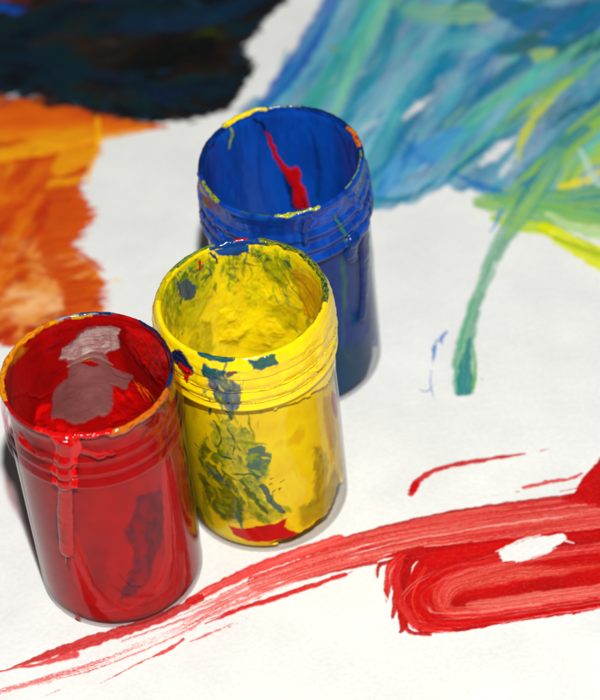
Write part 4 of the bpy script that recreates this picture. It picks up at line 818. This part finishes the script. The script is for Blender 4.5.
for i in range(90):   # green and blue dragged through the yellow
    px, py = (rng.normal(240, 22), rng.uniform(415, 528)) if i % 3 else (rng.normal(212, 10), rng.uniform(450, 522))
    if py < 440 and not 205 < px < 262: continue
    ang = R(rng.normal(-62 if px > 225 else -48, 32)); Ln = rng.uniform(6, 30); dx, dy = math.cos(ang)*Ln, -math.sin(ang)*Ln; ww = rng.uniform(.8, 4.5)
    c = [['#2c5c2c', '#44702c'], ['#1c4c54', '#285c5c'], ['#98a01c', '#b8b81c'], ['#e0c810', '#ecd414'], ['#5c7020', '#788424'], ['#d8c010', '#a8a41c']][rng.randint(6)]
    D.fs([(px-dx/2, py-dy/2), (px+rng.uniform(-3, 3), py), (px+dx/2, py+dy/2)], [ww*.4, ww, ww*.5], c, alpha=rng.uniform(.5, .95), seed=1100+i, edge=.6, dry=.3, freq=2.2, flow=.08, soft=.3)
D.fs([(262, 490), (272, 504), (284, 516)], [4, 5, 3], ['#1c4c60', '#24586c', '#406c38', '#1c4450'], alpha=.9, seed=44, edge=.5, dry=.15, freq=1.5)
for px, py in ((273, 481), (283, 485), (282, 492), (271, 488), (274, 494)): D.fs([(px-1, py+1), (px+2, py-1)], [1.4, 1.1], ['#2c2c14'], alpha=.85, edge=.8, seed=px+py)
D.fp([(316, 450), (326, 448), (332, 462), (330, 490), (322, 506), (310, 512), (318, 490)], ['#6c6420', '#8c8028', '#5c5c30', '#a89828'], edge=1, esc=2.5, soft=.6, alpha=.8, seed=55, sc=3, contrast=2.2, amin=.4)
D.fp([(300, 512), (322, 500), (338, 470), (344, 480), (330, 516), (305, 530)], ['#b8a02c', '#9c9038', '#c8b020'], edge=1, esc=2.5, soft=.8, alpha=.75, seed=56)
D.fp([(326, 400), (334, 395), (340, 440), (338, 460), (330, 440)], ['#c89818', '#d0a828', '#b88c20'], edge=.6, esc=3, soft=.5, alpha=.7, seed=57)
# bare glass low on the right
tmp = Canvas(cf.U, cf.V, cf.P, cf.wrap); tmp.poly(PW(K, [(343, 400), (352, 400), (354, 500), (330, 548), (262, 548), (304, 535), (332, 512), (344, 480)], False), ['#ffffff'], edge=.7, esc=2.5, soft=.2, seed=3)
cf.A *= 1-tmp.A
D.fp([(226, 529), (240, 533), (258, 531), (276, 527), (290, 520), (284, 531), (301, 537), (285, 543), (266, 546), (246, 545), (232, 538)], ['#b8101a', '#c8181e', '#a80e16'], edge=.35, esc=2, soft=.15, seed=84, warp=.6)
D.fp([(335, 392), (341, 396), (342, 408), (340, 420), (337, 414), (335, 404)], ['#b0101a', '#c0141c'], seed=85, edge=.15, warp=.1)
film_mesh(K, cf, vf, root, base_h=.3, lump=.75, lsc=7, zan=1.2)
co, vo = jar_canvas(K, 0, 61.2); O = JP(K, co)
band(co, 43.8, 70, ['#e8c800', '#f6dc00', '#eed000', '#fae80c'], edge=1.0, esc=5, h=.1, seed=8, sc=4)
O.fp([(178, 372), (200, 384), (240, 394), (285, 390), (320, 372), (336, 345), (336, 360), (322, 388), (290, 404), (240, 408), (200, 398), (180, 386)], ['#f0d404', '#f6e010'], edge=1.2, esc=2.5, soft=.25, alpha=.9, seed=9, h=.1)
for i in range(26):   # knife-like ridges of thick paint running round the neck
    a0 = rng.uniform(-math.pi, math.pi); L = rng.uniform(.25, .8); z0 = rng.uniform(45, 57)
    pts = [(18*(a0+L*t), z0+1.2*math.sin(t*2+i)) for t in (0, .33, .66, 1)]
    co.stroke(pts, [.1, .3, .35, .1], YC, alpha=.8, h=rng.uniform(.1, .35), seed=60+i, edge=.5, flow=.3)
O.rim([(212, 247), (225, 241), (245, 239), (262, 242)], 1.5, ['#0c3c78', '#104888', '#184060'], seed=70, edge=.5, h=.2, off=.3, flow=.3)
O.rim([(238, 238), (246, 237)], .6, ['#b02820', '#8c3018'], seed=71, edge=.5, h=.2, flow=.3)
O.rim([(165, 278), (180, 262), (196, 250), (210, 245)], .9, ['#3c6c2c', '#88942c', '#1c4c48'], seed=72, edge=.7, flow=.3, h=.1)
O.rim([(155, 300), (160, 286), (168, 275)], 1.0, ['#c8b418', '#a8a020'], seed=73, edge=.7, flow=.3)
O.rim([(262, 242), (285, 248), (305, 262), (320, 282), (328, 300)], 1.3, ['#1c3c30', '#38582c', '#a09c20', '#20483c', '#58682c'], seed=74, edge=.6, flow=.4, h=.15)
O.rim([(328, 300), (329, 318), (322, 332), (308, 344)], .8, ['#6c5828', '#88683c', '#b09024'], off=.9, seed=75, edge=.6, flow=.4, h=.2)
O.bp([(322, 312), (328, 310), (324, 326), (312, 340), (300, 344), (308, 332)], ['#886038', '#6c4c2c', '#a07c30'], edge=.5, esc=2, soft=.3, seed=75.5, h=.2)
O.rim([(200, 357), (215, 364), (232, 366)], 1.0, ['#1c4c48', '#24586c', '#58702c'], off=-.4, seed=76, edge=.6, flow=.3, h=.2)
O.fp([(205, 364), (222, 368), (236, 370), (228, 377), (214, 378), (204, 372)], ['#1c4c54', '#285c60', '#1c3c50'], edge=.5, esc=2, soft=.2, seed=77, h=.15)
O.fp([(248, 362), (262, 358), (276, 355), (276, 361), (264, 367), (252, 368)], ['#244c60', '#2c5868', '#506c40'], edge=.5, esc=2, soft=.2, seed=78, h=.15)
O.fp([(208, 374), (226, 376), (240, 380), (240, 402), (234, 410), (224, 404), (214, 392)], ['#1c4464', '#2c5470', '#204c6c', '#6c7c34', '#c0b01c'], edge=.8, esc=1.6, soft=.3, seed=79, h=.1, sc=2.5, amin=.8)
for i in range(26):
    px, py = rng.uniform(204, 244), rng.uniform(362, 412); Ln = rng.uniform(4, 14); ang = R(rng.normal(-75, 30)); dx, dy = math.cos(ang)*Ln, -math.sin(ang)*Ln
    O.fs([(px-dx/2, py-dy/2), (px, py), (px+dx/2, py+dy/2)], [.5, rng.uniform(.8, 2.2), .4], [['#e6c808', '#f0d408'], ['#245068', '#1c4058'], ['#245068', '#1c4058']][rng.randint(3)], alpha=.75, seed=1300+i, edge=.6, dry=.2, freq=2, h=.1)
O.fs([(222, 402), (228, 410), (232, 418)], [3, 3, 1.5], ['#2c5848', '#406840'], alpha=.8, seed=80, edge=.9, dry=.25)
for i in range(34):   # smears of the other colours on the collar
    px = rng.uniform(160, 330); py = np.interp(px, [158, 200, 245, 290, 328], [335, 362, 369, 360, 335])+rng.uniform(-2, 34); Ln = rng.uniform(5, 22); ang = R(rng.normal(-8+(px-245)*.25, 25)); dx, dy = math.cos(ang)*Ln, math.sin(ang)*Ln
    O.fs([(px-dx/2, py+dy/2), (px, py), (px+dx/2, py-dy/2)], [.4, rng.uniform(.5, 2), .4], [['#b8b414', '#a0a41c'], ['#d0a808', '#c89c10'], ['#98a01c', '#5c8428'], ['#c8ac0c', '#e0c008']][i % 4], alpha=rng.uniform(.4, .8), seed=1700+i, edge=.6, dry=.3, freq=2, soft=.3, h=.05)
O.fs([(175, 352), (184, 358), (192, 366)], [3, 5, 4], ['#141c30', '#1c2c4c'], seed=81, edge=.4, h=.5)
O.fs([(186, 362), (192, 368), (190, 378)], [2, 3.2, 1.5], ['#c01820', '#b01018'], seed=82, edge=.5, h=.5)
O.fs([(228, 371), (238, 370)], [1, .8], ['#a83020'], seed=83, edge=.4, h=.2)
O.fs([(336, 362), (334, 372), (330, 380)], [1, 1.5, 1], ['#9c8c30'], seed=86, edge=.5)
outer_mesh(K, co, vo, root, base_h=.3, lump=.5, lsc=2.6, an=1.5, fill=.75)

# ---------------------------------------------------------------- BLUE JAR
K = 'blue'
root = make_jar(K, 'clear jar lined with blue paint with a red streak inside, farthest from the camera', g_blu)
cf, vf = jar_canvas(K, -14.4, 56.6); D = JP(K, cf)
band(cf, -30, 70, ['#003c88', '#004a9c', '#0458b4', '#004494'], sc=8, contrast=1.8, zan=3)
for i, (p, w, c) in enumerate([
  ([(214, 128), (206, 146), (203, 165)], [2, 3, 2], ['#06265c', '#082c68']), ([(222, 140), (218, 158), (214, 176)], [1, 1.5, 1], ['#062858']), ([(242, 134), (238, 150), (236, 160)], [1.2, 1.8, 1], ['#2c1040', '#401038']),
  ([(310, 130), (318, 160), (318, 200)], [3, 6, 5], ['#0a3070', '#08306c', '#0c3c60']), ([(330, 120), (345, 145), (352, 175)], [2, 3, 2], ['#072a68', '#0a3478']), ([(322, 112), (336, 122), (350, 138)], [2, 2, 1], ['#0c2a50']),
  ([(265, 120), (260, 145), (262, 185), (266, 205)], [2, 4, 5, 3], ['#0c3c88', '#0a347c']), ([(288, 112), (290, 135), (300, 160)], [3, 5, 4], ['#0c4aa4', '#1050a8']), ([(226, 172), (236, 190), (250, 210)], [6, 9, 7], ['#0e50ac', '#0c48a0']),
  ([(300, 115), (298, 128)], [1.5, 1], ['#103048']), ([(280, 138), (282, 142)], [1.5, 1], ['#3c90b8'])]):
    D.bs(p, w, c, alpha=.7, edge=.6, seed=2+i, dry=.1, freq=.8, soft=.7, h=.15)
for i in range(26):
    px = rng.uniform(205, 358); py = np.interp(px, [200, 220, 250, 284, 320, 350, 362], [160, 132, 114, 108, 114, 132, 150])+rng.uniform(1, 14); Ln = rng.uniform(8, 40); dx = (px-284)*.08
    D.bs([(px, py), (px-dx*.5+rng.uniform(-2, 2), py+Ln*.5), (px-dx, py+Ln)], [rng.uniform(.6, 2.5), rng.uniform(.6, 2), .4], [['#02245c', '#042c68'], ['#0c5cb8', '#0458b0'], ['#101c38', '#0c2040']][i % 3], alpha=.7, seed=1600+i, edge=.5, dry=.15, freq=1.5, soft=.4, h=.12)
D.bs([(253, 121), (260, 124), (267, 134), (273, 148), (282, 170), (292, 190), (298, 208)], [3, 3.5, 3.5, 3, 4, 6, 7], ['#101c38', '#0c1c40', '#14142c'], alpha=.9, edge=.5, seed=20, soft=.3)
D.bp([(266, 133), (270, 136), (275, 148), (281, 160), (287, 167), (292, 169), (298, 167), (301, 175), (301, 184), (304, 192), (309, 210), (297, 210), (292, 190), (284, 176), (277, 164), (271, 150)], ['#b81420', '#c41c24', '#a81020'], edge=.12, esc=2, soft=.15, seed=21, h=.25)
D.bs([(300, 194), (304, 202), (306, 210)], [1.5, 3, 3], ['#501428', '#6c1428'], alpha=.75, edge=.5, seed=22, soft=.4)
D.bs([(230, 127), (232, 138), (229, 150)], [1.8, 2.2, 1], ['#a8b820', '#6c9030', '#3c7840'], seed=23, edge=.6, h=.2)
D.bs([(222, 128), (224, 136), (230, 146)], [1, 1, .7], ['#507c30', '#1c4c50'], seed=24, edge=.6)
D.bp([(208, 140), (216, 137), (216, 147), (209, 150)], ['#301c50', '#481440', '#14306c'], edge=.6, esc=1.6, soft=.3, seed=25)
# outside through the glass
D.fp([(310, 262), (350, 255), (378, 240), (384, 350), (350, 400), (320, 400), (330, 340)], ['#002c78', '#003474', '#043c74', '#003464'], edge=1, esc=5, soft=1, alpha=.9, seed=30)
D.fp([(335, 350), (382, 330), (384, 380), (345, 402), (325, 400)], ['#0c4060', '#104854', '#08345c'], edge=1.5, esc=5, soft=2.5, alpha=.8, seed=31)
D.fs([(345, 262), (347, 290), (346, 325), (345, 350)], [4, 5, 4, 3], ['#30604c', '#487858', '#285868', '#587c50'], alpha=.8, edge=.5, seed=32, dry=.12, freq=1, soft=.6)
D.fs([(352, 318), (358, 322), (360, 332)], [5, 6, 4], ['#144c70', '#185878'], alpha=.8, edge=.6, seed=33, soft=.6)
D.fs([(345, 352), (352, 362), (362, 365)], [4, 6, 4], ['#446c5c', '#50786c'], alpha=.6, edge=.6, seed=34, soft=1.2)
D.fs([(338, 270), (338, 310), (336, 345)], [3, 4, 4], ['#163c84', '#1c448c'], alpha=.7, edge=.4, seed=35, soft=.7)
tmp = Canvas(cf.U, cf.V, cf.P, cf.wrap); tmp.poly(PW(K, [(376, 262), (388, 262), (388, 360), (366, 404), (345, 404), (368, 384), (376, 350)], False), ['#ffffff'], edge=.5, esc=3, soft=.2, seed=3)
cf.A *= 1-tmp.A
film_mesh(K, cf, vf, root, base_h=.25, lump=.4, lsc=6, zan=3)
co, vo = jar_canvas(K, 0, 61.2); O = JP(K, co)
band(co, 44.0, 70, ['#00449a', '#0050a6', '#003880', '#045cb4'], edge=.9, esc=4, h=.05, seed=8, sc=4)
for i in range(20):
    a0 = rng.uniform(-math.pi, math.pi); z0 = rng.uniform(46, 57); L = rng.uniform(2, 8)
    co.stroke([(18*a0, z0), (18*a0+rng.uniform(-2.5, 2.5), z0-L*.5), (18*a0+rng.uniform(-2.5, 2.5), z0-L)], [.4, rng.uniform(.4, .9), rng.uniform(.5, .9)], ['#06469a', '#0850a8', '#043478'], alpha=.95, h=rng.uniform(.1, .4), seed=60+i, edge=.3, freq=.5)
O.rim([(197, 176), (199, 150), (212, 125), (240, 110), (284, 104), (330, 112), (355, 132), (366, 160)], .9, ['#08204c', '#0c2c68', '#101c30', '#183c50'], alpha=.85, seed=40, edge=.5, flow=.4, h=.12, dry=.1)
O.rim([(224, 127), (230, 118), (245, 112), (264, 108)], 1.0, ['#e0c818', '#f0d820', '#b0b028'], seed=41, edge=.5, flow=.3, h=.35)
O.rim([(270, 106), (284, 104), (300, 106)], .5, ['#3c5c58', '#8ca0a8', '#2c4434'], seed=42, edge=.6, flow=.6, h=.15)
O.rim([(352, 128), (358, 140), (361, 146)], .9, ['#c03018', '#d08018', '#a02820'], off=.5, seed=43, edge=.6, flow=.6, h=.3)
O.rim([(362, 152), (365, 166), (360, 182), (352, 190)], .7, ['#2c6048', '#90a830', '#1c4c58'], off=.6, seed=44, edge=.7, flow=.6, h=.15, dry=.2)
O.rim([(277, 221), (292, 218), (306, 215), (318, 210)], .8, ['#7c9c30', '#d0c830', '#2c6c50', '#c8d090'], seed=45, edge=.6, flow=.7, h=.3)  # green and yellow rim paint, with whitish glints painted in
O.rim([(230, 215), (250, 220), (272, 221)], .6, ['#1c3c3c', '#3c6440', '#10305c'], off=.5, seed=46, edge=.6, flow=.5, h=.15, dry=.2)
O.rim([(198, 186), (203, 196), (212, 205)], .9, ['#587830', '#a0a428', '#1c5050'], seed=47, edge=.7, flow=.6, h=.2)
O.fp([(202, 194), (209, 200), (212, 210), (206, 206)], ['#8c3048', '#602040', '#50782c'], edge=.5, esc=1.5, soft=.3, seed=48, h=.1)
O.fp([(322, 215), (338, 205), (344, 200), (340, 214), (330, 222), (320, 226)], ['#0858b4', '#0650a4'], edge=.4, esc=2, soft=.2, seed=49, h=.5)
O.fs([(304, 222), (303, 232), (304, 244)], [3, 3.4, 3], ['#04306c', '#063c84'], seed=50, edge=.1, warp=.35, dome=.6)
O.fs([(352, 196), (358, 210), (360, 225), (352, 236), (350, 252)], [3, 4, 5, 5, 5], ['#064494', '#084ca0'], seed=51, edge=.1, warp=.35, dome=.6)
O.fs([(350, 240), (351, 252), (352, 258)], [6, 6, 5], ['#04346c', '#064084'], seed=52, edge=.1, warp=.35, dome=.6)
O.fs([(364, 236), (365, 262), (365, 290), (363, 318)], [4.5, 4, 3, 2.4], ['#042c60', '#063870'], seed=53, edge=.1, warp=.35, dome=.6)
O.fs([(334, 218), (340, 226), (344, 240)], [2, 2.4, 2], ['#4c9034', '#1c5c58'], alpha=.7, seed=54, edge=.6, h=.1)
O.fs([(196, 172), (190, 173), (186, 176)], [.6, .4, .3], ['#10305c'], seed=55)
outer_mesh(K, co, vo, root, base_h=.10, lump=.3, lsc=2.2)

# ================================================================== CAMERA, LIGHT, WORLD
sc = bpy.context.scene
cd = bpy.data.cameras.new('camera'); cam = bpy.data.objects.new('camera', cd); coll.objects.link(cam)
cd.sensor_fit = 'HORIZONTAL'; cd.sensor_width = 36; cd.lens = FPX/600*36; cd.clip_start = .05; cd.clip_end = 10
mw = Matrix(((RT[0], UP[0], -F_[0], CAM[0]*MM), (RT[1], UP[1], -F_[1], CAM[1]*MM), (RT[2], UP[2], -F_[2], CAM[2]*MM), (0, 0, 0, 1)))
cam.matrix_world = mw
foc = np.array([JC['yellow'][0]-6, JC['yellow'][1]-22, 36.]); 
cd.dof.use_dof = True; cd.dof.focus_distance = float((foc-CAM)@F_)*MM; cd.dof.aperture_fstop = 20
sc.camera = cam
def area(name, loc, target, size, power, color):
    l = bpy.data.lights.new(name, 'AREA'); l.shape = 'DISK'; l.size = size; l.energy = power; l.color = color
    o = bpy.data.objects.new(name, l); coll.objects.link(o); o.location = loc
    o.rotation_euler = (Vector(target)-Vector(loc)).to_track_quat('-Z', 'Y').to_euler(); return o
az, el, dist = R(-90+6.5), R(59), .9
area('flash', (dist*math.cos(el)*math.cos(az)-.01, dist*math.cos(el)*math.sin(az), dist*math.sin(el)), (-.01, .0, .01), .022, 11.4, (1, .985, .965))
w = bpy.data.worlds.new('World'); sc.world = w; w.use_nodes = True
bg = w.node_tree.nodes['Background']; bg.inputs[0].default_value = (.93, .97, 1, 1); bg.inputs[1].default_value = .055
sc.view_settings.view_transform = 'Standard'; sc.view_settings.look = 'None'; sc.view_settings.exposure = 0; sc.view_settings.gamma = 1
sc.cycles.max_bounces = 12; sc.cycles.transparent_max_bounces = 24; sc.cycles.caustics_reflective = False
